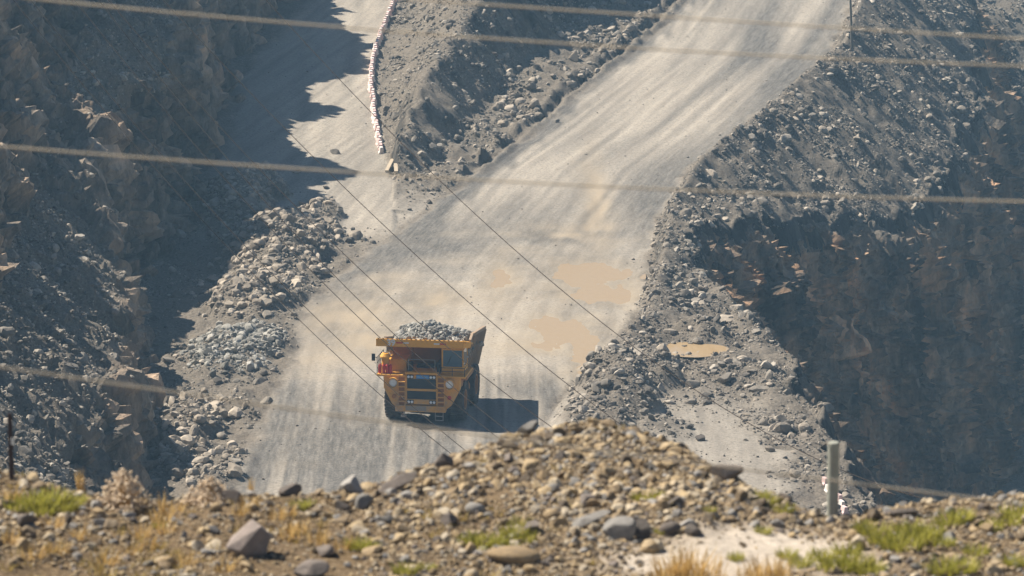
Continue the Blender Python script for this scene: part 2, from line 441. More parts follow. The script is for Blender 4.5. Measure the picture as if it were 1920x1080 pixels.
# haul road surface: long ruts, shallow hollows that hold the puddles
Yc = np.maximum(Y, 275); slat = X - (XL(Yc) + XR(Yc)) / 2
lowz = sstep(325, 312, Y) * sstep(258, 268, Y)
Z = Z + flat_m * (0.06 + (1 - .65 * lowz) * (0.05 * vnoise(slat * 1.1, Y * 0.03, None, 12) + 0.025 * vnoise(slat * 3.0, Y * 0.05, None, 13)) + (1 - .3 * lowz) * 0.035 * fbm(X * 0.5, Y * 0.2, None, 3, 14) + 0.022 * fbm(X * 1.6, Y * .7, None, 3, 19))
holl = np.zeros_like(Z)
hwx, hwy = 0.7 * fbm(X * .5, Y * .18, None, 4, 15) + .3 * fbm(X * 1.8, Y * .7, None, 3, 17), 2.2 * fbm(X * .5, Y * .18, None, 4, 16) + 1.0 * fbm(X * 1.8, Y * .7, None, 3, 18)
for (cx, cy, rx, ry, dp) in PW:
    holl = np.maximum(holl, dp * 1.5 * np.exp(-(((X + hwx - cx) / rx) ** 2 + ((Y + hwy - cy) / ry) ** 2) * 0.9))
Z = Z - holl * road_m
pc = hit(1290, 655, lambda d: 0 * d - .15)
pq = np.exp(-(((X - pc[0]) / 2.6) ** 2 + ((Y - pc[1]) / 2.1) ** 2) ** 2)
Z = Z * (1 - pq) + pq * (-0.35)
# dampness and brown mud in the road
def blob(px, py, rx, ry, zf=zr):
    c = hit(px, py, zf); e = hit(px + rx, py, zf); f = hit(px, py - ry, zf)
    return np.exp(-(((X - c[0]) / abs(e[0] - c[0])) ** 2 + ((Y - c[1]) / abs(f[1] - c[1])) ** 2))
swl = 1.6 * vnoise(Y * .02, Y * 0, None, 54) + .8 * vnoise(Y * .05, X * .05, None, 55)
wide = np.zeros_like(Z)
for (cx, cy, rx, ry, dp) in PW: wide = np.maximum(wide, np.exp(-(((X + hwx - cx) / rx / 1.25) ** 2 + ((Y + hwy - cy) / ry / 1.25) ** 2)))
st1 = vnoise((slat + swl) * 0.5, Y * 0.018, None, 51) + 0.3 * vnoise((slat + swl) * 1.8, Y * 0.05, None, 52)
damp = 0.16 + 0.38 * st1
uu = np.clip((X - xl) / (xr - xl), 0, 1)
damp = damp + 1.3 * sstep(0.19, 0.05, uu + 0.05 * vnoise(Y * .2, X, None, 62)) * sstep(268, 300, Y) + 0.45 * sstep(0.72, 0.98, uu) * sstep(305, 330, Y)
damp = damp + 0.45 * np.exp(-((uu - 0.55 - 0.12 * vnoise(Y * .05, Y * 0, None, 60)) / 0.07) ** 2) * sstep(300, 330, Y)
damp = damp + 0.75 * blob(980, 725, 75, 26) + 0.5 * blob(760, 470, 130, 50) + 0.4 * blob(620, 780, 150, 90) + 0.9 * blob(490, 800, 55, 140) + 0.5 * blob(700, 860, 200, 60) + 0.9 * blob(790, 455, 120, 38) + .5 * blob(1240, 560, 40, 160) + 0.6 * blob(1440, 110, 60, 70) + 0.55 * blob(1010, 455, 60, 60)
damp = damp - 0.6 * blob(1250, 200, 120, 80) - 0.5 * blob(1000, 330, 110, 60) - 0.4 * blob(1330, 60, 60, 60) - .3 * blob(850, 640, 260, 60)
trk = np.zeros_like(Z)
for k, (o, wd, st_) in enumerate([(-5.2, .45, .5), (-3.1, .4, .45), (-1.2, .5, .4), (1.0, .45, .45), (3.0, .5, .5), (4.6, .4, .4), (-6.6, .35, .5), (6.0, .5, .6)]):
    cxk = o + 1.3 * vnoise(Y * 0.022 + k * 3.1, Y * 0, None, 65 + k)
    trk = np.maximum(trk, st_ * np.exp(-((slat - cxk) / wd) ** 2) * sstep(-.5, .35, vnoise(Y * .05, slat * .6 + k, None, 75 + k)))
ring = np.clip(1.6 * wide - 1.5 * wide * wide, 0, 1)
damp = damp * (1 - 0.35 * lowz) + trk * (.75 - .55 * lowz) + .85 * ring * lowz + .3 * lowz * fbm(X * .5, Y * .35, None, 4, 56)
near = sstep(272, 255, Y)
damp = damp + near * (0.12 + .5 * trk + .45 * np.clip(vnoise(slat * 2.6 + .6 * vnoise(Y * .08, Y * 0, None, 57), Y * .03, None, 58), -.3, 1) + .3 * vnoise(slat * 6, Y * .06, None, 59))
damp = np.clip(damp, 0, 1) * road_m + side_m * (1 - road_m) * np.clip(0.12 + 0.3 * vnoise(X * 0.9, Y * 0.06, None, 53), 0, 1) + shelf_m * (1 - road_m) * .3
brown = np.clip(0.75 * wide + holl * 2 + 0.15 * sstep(318, 300, Y) * sstep(258, 268, Y) + 0.4 * fbm(X * 0.22, Y * 0.28, None, 4, 61) * sstep(330, 310, Y), 0, 0.9) * road_m * (1 - 0.75 * np.clip(damp, 0, 1))
cliff_m = np.where(inm, mfade * sstep(376, 392, Y) * sstep(0.4, 1, X - mx) * sstep(0.5, 0.35, tr_), 0) + np.where(right, sstep(0.3, -0.2, px_ - X), 0)
slopeg = np.hypot(np.gradient(Z, dx, axis=1), np.gradient(Z, dy, axis=0))
cliff_m = np.clip(cliff_m + 0.8 * sstep(1.25, 1.8, slopeg) * rough, 0, 1)
MASK = np.stack([flat_m, damp, cliff_m, brown], -1)
UVR = np.stack([slat, Y], -1)
def height(x, y):
    i = np.clip((np.asarray(x) - gx[0]) / dx, 0, len(gx) - 1.001); j = np.clip((np.asarray(y) - gy[0]) / dy, 0, len(gy) - 1.001)
    i0, j0 = i.astype(int), j.astype(int); a, b_ = i - i0, j - j0
    return (Z[j0, i0] * (1 - a) + Z[j0, i0 + 1] * a) * (1 - b_) + (Z[j0 + 1, i0] * (1 - a) + Z[j0 + 1, i0 + 1] * a) * b_
def ground_px(px, py, d0=225.0):                  # where the sight line through a pixel meets the terrain
    for d in np.arange(d0, 469, 0.1):
        x, y, z = at(px, py, d)
        if gx[0] < x < gx[-1] and z <= float(height(x, y)): return x, y, float(height(x, y))
    return None
V3 = np.stack([X, Y, Z], -1).reshape(-1, 3)
FQ = grid_faces(len(gy), len(gx))
cx_ = V3[FQ].mean(1)
keep = (cx_[:, 0] > FX(cx_[:, 1]) - 1.6) & (cx_[:, 0] < PX(cx_[:, 1]) + WARP(cx_[:, 1]) + 1.3)
fcx, fcy = cx_[:, 0], cx_[:, 1]
is_road = (fcx > XL(fcy) - 0.2) & (fcx < XR(fcy) + 0.1)
is_side = (~is_road) & (fcx < np.where(fcy > 322, XB(fcy), -12)) & (fcy > 312) & (fcx > FX(fcy))
is_mound = (~is_road) & (~is_side) & (fcx < XL(fcy)) & (fcy > 322)
is_floor = (~is_road) & (~is_side) & (~is_mound) & (fcx < XL(fcy))
is_right = (fcx >= XR(fcy) + 0.1)
for nm, sel in (('haul_road', is_road), ('side_road', is_side), ('earth_mound', is_mound), ('pit_floor', is_floor), ('talus_slope', is_right)):
    v, f, m_, u_ = compact(V3, FQ[keep & sel], MASK.reshape(-1, 4), UVR.reshape(-1, 2))
    tag(mesh_np(nm, v, f, GROUND, True, color=m_, uv=u_), kind='structure')

# ------------------------------------------------------------------ cliff lofts
def grid_normals(P):
    a = np.gradient(P, axis=0); b_ = np.gradient(P, axis=1)
    n = np.cross(a, b_); return n / np.maximum(np.linalg.norm(n, axis=2, keepdims=True), 1e-6)
def resample(K, n):                                # K (rows, k, 3) -> (rows, n, 3), even along each profile, plus station fraction
    seg = np.linalg.norm(np.diff(K, axis=1), axis=2); L = np.concatenate([np.zeros((len(K), 1)), np.cumsum(seg, 1)], 1)
    out = np.zeros((len(K), n, 3)); st = np.zeros((len(K), n))
    for r in range(len(K)):
        s = np.linspace(0, L[r, -1], n)
        for c in range(3): out[r, :, c] = np.interp(s, L[r], K[r, :, c])
        st[r] = np.interp(s, L[r], np.arange(K.shape[1]))
    return out, st
def rock_face(P, amount, seed, sx=1.0):
    n = grid_normals(P)
    x, y, z = P[..., 0], P[..., 1], P[..., 2]
    tx, ty, tz = x + 0.35 * z, y + 0.25 * z, z - 0.3 * y * 0.2
    wx, wy, wz = [0.5 * vnoise(x * .4, y * .4, z * .4, seed + 60 + k) for k in range(3)]
    _, _, c0 = worley(tx * 0.13 + wx, ty * 0.13 + wy, tz * 0.09 + wz, seed + 5)
    _, _, c1 = worley(tx * 0.33 + wx, ty * 0.33 + wy, tz * 0.16 + wz, seed)
    f1, f2, c2 = worley(tx * 0.8 + wx, ty * 0.8 + wy, tz * 0.36 + wz, seed + 10)
    _, _, c3 = worley(tx * 2.2, ty * 2.2, tz * 1.1, seed + 20)
    d = (c0 - .5) * 1.6 + (c1 - 0.5) * 1.9 + (c2 - 0.5) * 1.5 + (c3 - 0.5) * 0.55 + 1.3 * fbm(x * .12, y * .12, z * .12, 3, seed + 30) + 0.22 * fbm(x * 1.5, y * 1.5, z * 1.2, 3, seed + 40)
    d = d - 0.7 * sstep(0.1, 0.0, f2 - f1)
    global TINT
    TINT = np.clip(0.4 * c0 + 0.4 * c1 + 0.35 * c2 + 0.15 * c3 - 0.2, 0, 1)
    return P + n * (d * amount)[..., None]
ly = np.arange(150, 476, 0.33)
fxw = FX(ly) + 0.9 * fbm(ly * .18, ly * 0, None, 3, 81)
jag = 4.2 * fbm(ly * 0.07, ly * 0 + 5, None, 3, 82) + 1.5 * vnoise(ly * 0.22, ly * 0 + 8, None, 83) + 0.5 * fbm(ly * 0.9, ly * 0 + 2, None, 2, 89)
K = np.stack([np.stack([fxw + 0.8, ly, FZ(ly) - 1.2], -1), np.stack([fxw, ly, FZ(ly)], -1), np.stack([C1X(ly) + 0.6 * fbm(ly * .3, ly * 0 + 2, None, 3, 84), ly, C1Z(ly) + 1.2 * fbm(ly * .2, ly * 0 + 3, None, 3, 85)], -1),
              np.stack([T1X(ly), ly, T1Z(ly) + fbm(ly * .2, ly * 0 + 4, None, 3, 86)], -1), np.stack([C2X(ly) + 0.5 * jag, ly, C2Z(ly) + jag], -1), np.stack([C2X(ly) - 6, ly, C2Z(ly) + 0.6 * jag + 1.0], -1), np.stack([C2X(ly) - 30, ly, C2Z(ly) + 1], -1)], 1)
P, st = resample(K, 190)
bench = sstep(1.95, 2.15, st) * sstep(3.05, 2.9, st) * np.where(P[..., 1] < 283, 1, np.where((P[..., 1] > 305) & (P[..., 1] < 338), 1, .35))
LBENCH = bench
gully = vnoise(P[..., 1] * 0.6 + P[..., 0] * .25, P[..., 2] * 0.06, None, 87)
LW = rock_face(P, 1.0 - 0.78 * bench, 90)
LW[..., 2] += bench * (0.85 * gully + 0.3 * fbm(P[..., 0], P[..., 1], None, 3, 88))
top = sstep(4.2, 4.6, st)
msk = np.stack([0 * st, 0 * st, np.clip(1 - bench - top, 0, 1), TINT], -1)
nr, nc = st.shape
FW = grid_faces(nr, nc)
midst = st.ravel()[FW].mean(1); 
tag(mesh_np('rock_face', LW.reshape(-1, 3), FW, GROUND, False, color=msk.reshape(-1, 4), uv=LW.reshape(-1, 3)[:, :2]), kind='structure')

# right pit wall below the lip
py_ = np.concatenate([np.arange(215, 308, .5), np.arange(308, 352, 0.16), np.arange(352, 480, .4)])
Lp = np.stack([PX(py_) + WARP(py_), py_, PZ(py_)], -1)
Lp[:, 2] = np.minimum(height(np.minimum(Lp[:, 0], gx[-1]), np.clip(py_, 221, 469)), PZ(py_) + 1.2) - 0.15
tg = np.gradient(Lp[:, :2], axis=0)
for _ in range(12): tg[1:-1] = (tg[:-2] + tg[1:-1] + tg[2:]) / 3
nm_ = np.stack([tg[:, 1], -tg[:, 0]], -1); nm_ /= np.linalg.norm(nm_, axis=1)[:, None]
def down(o, dz): return np.concatenate([Lp[:, :2] + nm_ * o, (Lp[:, 2] + dz)[:, None]], 1)
K = np.stack([down(-1.2, -0.1), down(0.0, -0.5), down(1.3, -2.4), down(2.4, -6), down(3.6, -14), down(5, -30), down(8, -48)], 1)
P, st = resample(K, 210)
P = rock_face(P, 1.0 * sstep(0.6, 3.2, st) + 0.16, 130)
msk = np.stack([0 * st, 0 * st, sstep(0.9, 2.3, st + .5 * (TINT - .5)), TINT], -1)
tag(mesh_np('pit_wall', P.reshape(-1, 3), grid_faces(*st.shape)[:, ::-1], PITROCK, False, color=msk.reshape(-1, 4), uv=P.reshape(-1, 3)[:, :2]), kind='structure')

# lower bench of the pit beyond the lip
bx = np.arange(14, 122, 0.7); by = np.arange(200, 520, 0.8)
BX, BY = np.meshgrid(bx, by)
def zlow(x, y): return -24.0 + 0.14 * (y - 440) - 0.3 * (x - 50) 
BZ = zlow(BX, BY) + 1.5 * fbm(BX * .1, BY * .1, None, 4, 150) + 1.3 * vnoise((BX * .5 + BY * .8) * .45, (BX - BY) * .04, None, 151)
BZ = np.maximum(BZ, -60 + 0 * BZ)
# the upper wall of the next bench, further back
hb_ = sstep(470, 486, BY + 4 * fbm(BX * .1, BY * 0, None, 3, 152))
BZ = BZ + hb_ * 14
tag(mesh_np('lower_bench', np.stack([BX, BY, BZ], -1).reshape(-1, 3), grid_faces(*BX.shape), GROUND, True,
            color=np.stack([0 * BX, 0 * BX, hb_ * (1 - hb_) * 4, 0 * BX], -1).reshape(-1, 4), uv=np.stack([BX, BY], -1).reshape(-1, 2)), kind='structure')

# water in the hollows
def water_mat():
    m, nt, b = new_mat('muddy water')
    b.inputs['Base Color'].default_value = (0.36, 0.265, 0.165, 1); b.inputs['Roughness'].default_value = 0.1
    b.inputs['Specular IOR Level'].default_value = 0.05
    g = N(nt, 'ShaderNodeNewGeometry').outputs['Position']
    mp = N(nt, 'ShaderNodeMapping'); nt.links.new(g, mp.inputs[0]); mp.inputs['Scale'].default_value = (1.5, 0.8, 1)
    f = noise_node(nt, mp.outputs[0], 2.0, 3)
    nt.links.new(mix(nt, f, (0.3, 0.215, 0.12), (0.34, 0.25, 0.148)), b.inputs['Base Color'])
    bump(nt, b, f, 0.25, 0.03)
    return m
MUD = water_mat()
def puddle(cx, cy, rx, ry, z):
    a = np.linspace(0, 2 * pi, 48, endpoint=False)
    rr = 1 + 0.12 * fbm(np.cos(a) * 1.5 + cx, np.sin(a) * 1.5 + cy, None, 3, 160)
    ring = np.stack([cx + rx * rr * np.cos(a), cy + ry * rr * np.sin(a), np.full(48, z)], -1)
    V = np.concatenate([[[cx, cy, z]], ring])
    F = np.array([[0, 1 + k, 1 + (k + 1) % 48] for k in range(48)])
    return tag(mesh_np('puddle', V, F, MUD, True), kind='structure')
for k, (cx, cy, rx, ry, dp) in enumerate(PW):
    if k in (2, 7, 8, 9, 10): continue
    puddle(cx, cy, rx * 1.7, ry * 1.7, float(zr(cy)) - 0.02 + 0.0012 * k)
puddle(pc[0], pc[1], 2.7, 2.4, -0.16)
# ================================================================== loose rubble over the slopes
def scatter(dens, smin, smax, power, seed, sel):
    """positions on the pit terrain, density per m2 given on the grid"""
    r = np.random.default_rng(seed)
    d = np.where(sel, dens, 0) * dx * dy
    n = r.poisson(np.clip(d, 0, None))
    j, i = np.nonzero(n)
    k = np.repeat(np.arange(len(j)), n[j, i])
    x = gx[i[k]] + r.uniform(-.5, .5, len(k)) * dx; y = gy[j[k]] + r.uniform(-.5, .5, len(k)) * dy
    u = r.uniform(0, 1, len(k))
    s = smin * (1 - u * (1 - (smin / smax) ** power)) ** (-1 / power)
    return np.stack([x, y, height(x, y) + s * 0.15], -1), s
vis = (np.abs(X / Y) < 0.13)
clump = np.clip(0.55 + 1.3 * fbm(X * 0.3, Y * 0.25, None, 4, 170), 0.05, 2.2)
inside = (X < px_ + 0.3) & (X > fx - 0.5) & vis
side_rub = np.where(Y > 322, (X > xb + 0.3) & (X < xl), (X < xl - 0.2)) & inside
rocks = []
def stuff_rocks(name, P, s, mats, big=0.3):
    small = s < big
    if small.any():
        v, f = merge_rocks(P[small], s[small], T0); tag(mesh_np(name, v, f, mats, False), kind='stuff')
    if (~small).any():
        v, f = merge_rocks(P[~small], s[~small], T1); tag(mesh_np(name, v, f, mats, False), kind='stuff')
# talus and berm on the right
P, s = scatter(19.0 * clump * rough, 0.06, 0.55, 2.3, 1, right & inside)
stuff_rocks('talus_rubble', P, s, RUBBLE)
P, s = scatter(1.0 * clump * rough, 0.1, 0.7, 1.8, 2, right & inside)
stuff_rocks('pale_talus_rubble', P, s, PALEROCK)
# mound and left floor
P, s = scatter(14.0 * clump * rough * (X > xb - 1), 0.06, 0.55, 2.1, 3, side_rub & (Y > 322))
stuff_rocks('mound_rubble', P, s, RUBBLE)
foot = sstep(0.3, 0.75, tr_) * mfade
P, s = scatter(2.0 * foot * clump * rough, 0.12, 0.7, 1.5, 4, side_rub & (Y > 322) & (X > mx))
stuff_rocks('mound_foot_rubble', P, s, PALEROCK)
P, s = scatter(7 * clump * rough, 0.06, 0.6, 1.9, 5, side_rub & (Y <= 322))
stuff_rocks('floor_rubble', P, s, RUBBLE)
# the three heaps on the left, dense coarse rock
pB = BW[5]; nearB = np.hypot((X - pB[0]) / 3.4, (Y - pB[1]) / 8) < 1
P, s = scatter(17 * np.clip(pile, 0, 1) * (X < xl + .3) * (~nearB), 0.085, 0.7, 1.8, 6, (X < 0) & vis)
stuff_rocks('heap_rubble', P, s, PALEROCK)
P, s = scatter(26.0 * np.clip(pile * 1.4, 0, 1) * nearB, 0.1, 0.4, 2.0, 7, (X < 0) & vis)
stuff_rocks('blue_grey_heap', P, s, BLUEROCK)
P, s = scatter(10 * np.clip(pile, 0, 1), 0.07, 0.55, 1.8, 8, (X > 0) & vis)
stuff_rocks('windrow_rubble', P, s, RUBBLE)
# crumbs on the shoulders of the roads
P, s = scatter(0.5 * clump * np.exp(-np.minimum(np.abs(X - xl), np.abs(X - xr)) / 0.8), 0.05, 0.2, 2.0, 9, inside & (flat_m > 0.2))
stuff_rocks('road_gravel', P, s, RUBBLE)
P, s = scatter(0.13 + 0 * X, 0.045, 0.15, 2.4, 10, inside & (flat_m > 0.5) & (holl < .03))
stuff_rocks('spilled_stones', P, s, RUBBLE)
# rocks on the benches of the left rock face and on the lower bench
r = np.random.default_rng(20)
def surf_scatter(G, weight, n, smin, smax, power, seed):
    r = np.random.default_rng(seed)
    w = weight.ravel() / weight.sum()
    k = r.choice(len(w), n, p=w)
    p = G.reshape(-1, 3)[k] + r.normal(size=(n, 3)) * (0.15, 0.15, 0.03)
    u = r.uniform(0, 1, n)
    return p, smin * (1 - u * (1 - (smin / smax) ** power)) ** (-1 / power)
P, s = surf_scatter(LW, LBENCH * (np.abs(LW[..., 0] / LW[..., 1]) < 0.135) + 1e-9, 15000, 0.07, 0.55, 2.1, 21)
stuff_rocks('bench_rubble', P, s, RUBBLE)
wv = ((BX / BY) < 0.135) & (BX > PX(BY) + 2) & (BY < 500)
P, s = surf_scatter(np.stack([BX, BY, BZ], -1), wv * (1 + 5 * (BY > 385)) + 1e-9, 14000, 0.09, 0.55, 2.1, 22)
P[:, :2] += r.normal(size=(len(P), 2)) * 0.4
stuff_rocks('lower_bench_rubble', P, s, RUBBLE)
# ================================================================== FOREGROUND bank of loose stones
FGC = [(-700, 905, 36.8), (0, 892, 36.8), (150, 925, 36.6), (300, 945, 36.5), (420, 930, 36.6), (530, 932, 36.7), (640, 925, 36.8), (700, 915, 37.0), (760, 895, 37.3), (830, 868, 37.7), (900, 848, 38.1),
       (980, 822, 38.5), (1060, 806, 38.8), (1120, 800, 38.9), (1200, 815, 38.7), (1290, 842, 38.3), (1340, 885, 37.8), (1400, 915, 37.3), (1470, 945, 36.9), (1540, 975, 36.5), (1600, 980, 36.4), (1660, 960, 36.5), (1760, 948, 36.6), (1860, 940, 36.7), (1940, 930, 36.8), (2600, 905, 37)]
FC = np.array([at(*p) for p in FGC])
fX = np.arange(-12, 12.01, 0.04); fY = np.arange(29, 47, 0.05)
FXX, FYY = np.meshgrid(fX, fY)
fyc, fzc = np.interp(FXX, FC[:, 0], FC[:, 1]), np.interp(FXX, FC[:, 0], FC[:, 2])
znear = at(960, 1085, 34.0)[2]
s_ = (FYY - 34.0) / (fyc - 34.0)
FZZ = np.where(s_ < 1, znear + (fzc - znear) * np.where(s_ > 0, 1 - (1 - np.clip(s_, 0, 1)) ** 1.35, s_ * 0.4), fzc - 0.75 * (FYY - fyc) * sstep(0, 0.8, FYY - fyc) - 0.05 * (FYY - fyc))
FZZ = FZZ + 0.05 * fbm(FXX * 1.3, FYY * 1.3, None, 4, 200) + 0.018 * fbm(FXX * 7, FYY * 7, None, 3, 201)
def fheight(x, y):
    i = np.clip((np.asarray(x) - fX[0]) / 0.04, 0, len(fX) - 1.001); j = np.clip((np.asarray(y) - fY[0]) / 0.05, 0, len(fY) - 1.001)
    i0, j0 = i.astype(int), j.astype(int); a, b_ = i - i0, j - j0
    return (FZZ[j0, i0] * (1 - a) + FZZ[j0, i0 + 1] * a) * (1 - b_) + (FZZ[j0 + 1, i0] * (1 - a) + FZZ[j0 + 1, i0 + 1] * a) * b_
def fg_px(px, py):
    ds = np.arange(31, 43, 0.01)
    rx, ry, rz = ray(px, py)
    x, y, z = rx * ds / ry, ds, CAM_H + rz * ds / ry
    h = fheight(x, y); gap = z - h
    k = np.nonzero(gap <= 0)[0]
    k = k[0] if len(k) else int(np.argmin(gap))   # just over the crest: the crest itself
    return float(x[k]), float(y[k]), float(h[k])
def fblob(px, py, rx, ry):
    c = fg_px(px, py) or at(px, py, 37)
    return np.exp(-(((FXX - c[0]) / (rx / 212)) ** 2 + ((FYY - c[1]) / (ry / 212 * 3.4)) ** 2))
sand = np.clip(1.15 * fblob(1450, 1015, 160, 42) + 1.0 * fblob(1330, 1060, 130, 40) + 0.6 * fblob(1190, 1055, 90, 25) + .7 * fblob(1560, 1060, 90, 30), 0, 1)
mound_m = np.clip(fblob(1080, 880, 330, 110) * 1.3, 0, 1)
def soil_mat():
    m, nt, b = new_mat('stony soil')
    at_ = N(nt, 'ShaderNodeAttribute', attribute_name='mask')
    sep = N(nt, 'ShaderNodeSeparateColor'); nt.links.new(at_.outputs['Color'], sep.inputs[0])
    geo = N(nt, 'ShaderNodeNewGeometry').outputs['Position']
    f = noise_node(nt, geo, 18, 8, 0.7); g = noise_node(nt, geo, 2.2, 5, 0.6)
    c = ramp(nt, f, [(0.3, (0.05, 0.036, 0.024)), (0.5, (0.15, 0.108, 0.066)), (0.7, (0.3, 0.225, 0.14))])
    c = mix(nt, ramp(nt, g, [(0.45, 0.0), (0.65, 0.5)]), c, (0.13, 0.088, 0.04))
    c = mix(nt, sep.outputs[0], c, ramp(nt, f, [(0.3, (0.36, 0.31, 0.25)), (0.6, (0.56, 0.49, 0.41))]))
    nt.links.new(c, b.inputs['Base Color']); b.inputs['Roughness'].default_value = 0.95; b.inputs['Specular IOR Level'].default_value = 0.1
    bump(nt, b, f, 1.0, 0.03)
    return m
SOIL = soil_mat()
fmask = np.stack([sand, mound_m, 0 * sand, 0 * sand], -1)
fF = grid_faces(len(fY), len(fX))
tag(mesh_np('stony_ground', np.stack([FXX, FYY, FZZ], -1).reshape(-1, 3), fF, SOIL, True, color=fmask.reshape(-1, 4)), kind='structure')
# the bank falls from the stony crest to the pit road; behind and beside the crest the ground goes on
bxx = np.linspace(-135, 135, 109); bpr = [(-10, 48.2), (12, 48.4), (28.9, 48.5)]
V = np.array([[x, y, z - 0.15] for y, z in bpr for x in bxx])
tag(mesh_np('bank_top', V, grid_faces(len(bpr), len(bxx)), SOIL, True, color=np.zeros((len(V), 4))), kind='structure')
zend = FZZ[-1]
prof = [(46.98, None), (55, 34), (75, 18), (100, 1), (130, -.5), (160, -.3), (190, -.2), (221.3, -.12)]
V = []
for y, z in prof:
    for x in bxx:
        z0 = float(np.interp(x, fX, zend))
        V.append([x, y, (z0 if z is None else z) + (0 if z is None or y > 120 else 1.2 * float(fbm(np.array([x * .07]), np.array([y * .07]), None, 3, 210)[0])) - 0.02])
V = np.array(V)
bm_ = np.zeros((len(V), 4)); bm_[:, 0] = sstep(28, 14, np.abs(V[:, 0] - 3)) * sstep(100, 128, V[:, 1]) * .95; bm_[:, 1] = .3
tag(mesh_np('bank_slope', V, grid_faces(len(prof), len(bxx)), GROUND, True, color=bm_, uv=V[:, :2]), kind='structure')
for sx in (-1, 1):                                # the crest's ground runs on to both sides
    xs = np.linspace(11.98, 135, 40) * sx; ys = np.linspace(28.9, 47, 12)
    GX, GY = np.meshgrid(xs, ys)
    GZ = np.array([[float(fheight(np.clip(x, -11.99, 11.99), y)) for x in xs] for y in ys])
    v = np.stack([GX, GY, GZ], -1).reshape(-1, 3)
    tag(mesh_np('stony_ground', v, grid_faces(12, 40), SOIL, True, color=np.zeros((len(v), 4))), kind='structure')

# stones of the bank: too many to count
r = np.random.default_rng(31)
def fscatter(n, smin, smax, power, weight, seed):
    r = np.random.default_rng(seed)
    w = (weight * np.where(np.abs(FXX / FYY) < 0.14, 1.0, 0.45) * (np.abs(FXX / FYY) < 0.3) * (FYY > 32.5) * (FYY < fyc + 1.2)).ravel(); w = w / w.sum()
    k = r.choice(len(w), n, p=w)
    x = FXX.ravel()[k] + r.uniform(-.02, .02, n); y = FYY.ravel()[k] + r.uniform(-.025, .025, n)
    u = r.uniform(0, 1, n); s = smin * (1 - u * (1 - (smin / smax) ** power)) ** (-1 / power)
    return np.stack([x, y, fheight(x, y) + 0.25 * s], -1), s
cl_ = np.clip(0.6 + 1.2 * fbm(FXX * 1.1, FYY * .8, None, 3, 220), 0.05, 2)
dens = (1 - 0.93 * sand) * cl_
P, s = fscatter(68000, 0.008, 0.032, 1.7, dens * (1 + 1.5 * mound_m), 32)
v, f = merge_rocks(P, s, T0); tag(mesh_np('gravel', v, f, PEBBLE, False), kind='stuff')
P, s = fscatter(10500, 0.019, 0.1, 2.1, dens * (1 + 2.5 * mound_m), 33)
v, f = merge_rocks(P, s, T1); tag(mesh_np('loose_stones', v, f, PEBBLE, False), kind='stuff')
P, s = fscatter(1350, 0.026, 0.075, 1.8, dens * (1 + 1.0 * mound_m), 34)
v, f = merge_rocks(P, s, T1); tag(mesh_np('loose_grey_stones', v, f, GREYSTONE, False), kind='stuff')
P, s = fscatter(1350, 0.022, 0.06, 1.8, dens * (1 + 1.0 * mound_m), 35)
v, f = merge_rocks(P, s, T1); tag(mesh_np('loose_dark_stones', v, f, DARKROCK, False), kind='stuff')
# ================================================================== THE TRUCK
class MB:
    def __init__(self): self.bm = bmesh.new()
    def box(self, x0, x1, y0, y1, z0, z1, M=None):
        m = Matrix.Translation(((x0 + x1) / 2, (y0 + y1) / 2, (z0 + z1) / 2)) @ Matrix.Diagonal((x1 - x0, y1 - y0, z1 - z0, 1))
        bmesh.ops.create_cube(self.bm, size=1, matrix=(M @ m) if M else m); return self
    def prism(self, pts, ext):
        a = [self.bm.verts.new(p) for p in pts]; b = [self.bm.verts.new(Vector(p) + Vector(ext)) for p in pts]
        self.bm.faces.new(a); self.bm.faces.new(b[::-1])
        n = len(a)
        for i in range(n): self.bm.faces.new((a[i], b[i], b[(i + 1) % n], a[(i + 1) % n]))
        return self
    def hull(self, pts):
        vs = [self.bm.verts.new(p) for p in pts]
        bmesh.ops.convex_hull(self.bm, input=vs); return self
    def beam(self, p, q, w, h=None):
        p, q = Vector(p), Vector(q); d = q - p
        M = Matrix.Translation((p + q) / 2) @ d.to_track_quat('Z', 'Y').to_matrix().to_4x4() @ Matrix.Diagonal((w, h or w, d.length, 1))
        bmesh.ops.create_cube(self.bm, size=1, matrix=M); return self
    def cyl(self, p, q, r, r2=None, seg=20):
        p, q = Vector(p), Vector(q); d = q - p
        M = Matrix.Translation((p + q) / 2) @ d.to_track_quat('Z', 'Y').to_matrix().to_4x4()
        bmesh.ops.create_cone(self.bm, cap_ends=True, segments=seg, radius1=r, radius2=r if r2 is None else r2, depth=d.length, matrix=M); return self
    def tube(self, pts, r, seg=8):
        for a, b in zip(pts[:-1], pts[1:]): self.cyl(a, b, r, seg=seg)
        return self
    def lathe(self, prof, M, seg=40):             # prof: (radius, axial) pairs about local X
        rings = []
        for k in range(seg):
            a = 2 * pi * k / seg
            rings.append([self.bm.verts.new(M @ Vector((ax, rr * cos(a), rr * sin(a)))) for rr, ax in prof])
        for k in range(seg):
            A, B = rings[k], rings[(k + 1) % seg]
            for i in range(len(prof) - 1): self.bm.faces.new((A[i], A[i + 1], B[i + 1], B[i]))
        return self
    def build(self, name, mat, parent=None, bevel=0.0, smooth=False):
        bmesh.ops.recalc_face_normals(self.bm, faces=self.bm.faces)
        me = bpy.data.meshes.new(name); self.bm.to_mesh(me); self.bm.free()
        if smooth: me.polygons.foreach_set('use_smooth', [True] * len(me.polygons))
        me.materials.append(mat)
        o = bpy.data.objects.new(name, me); COL.objects.link(o)
        if parent: o.parent = parent
        if bevel:
            b = o.modifiers.new('bevel', 'BEVEL'); b.width = bevel; b.segments = 2; b.limit_method = 'ANGLE'
        return o
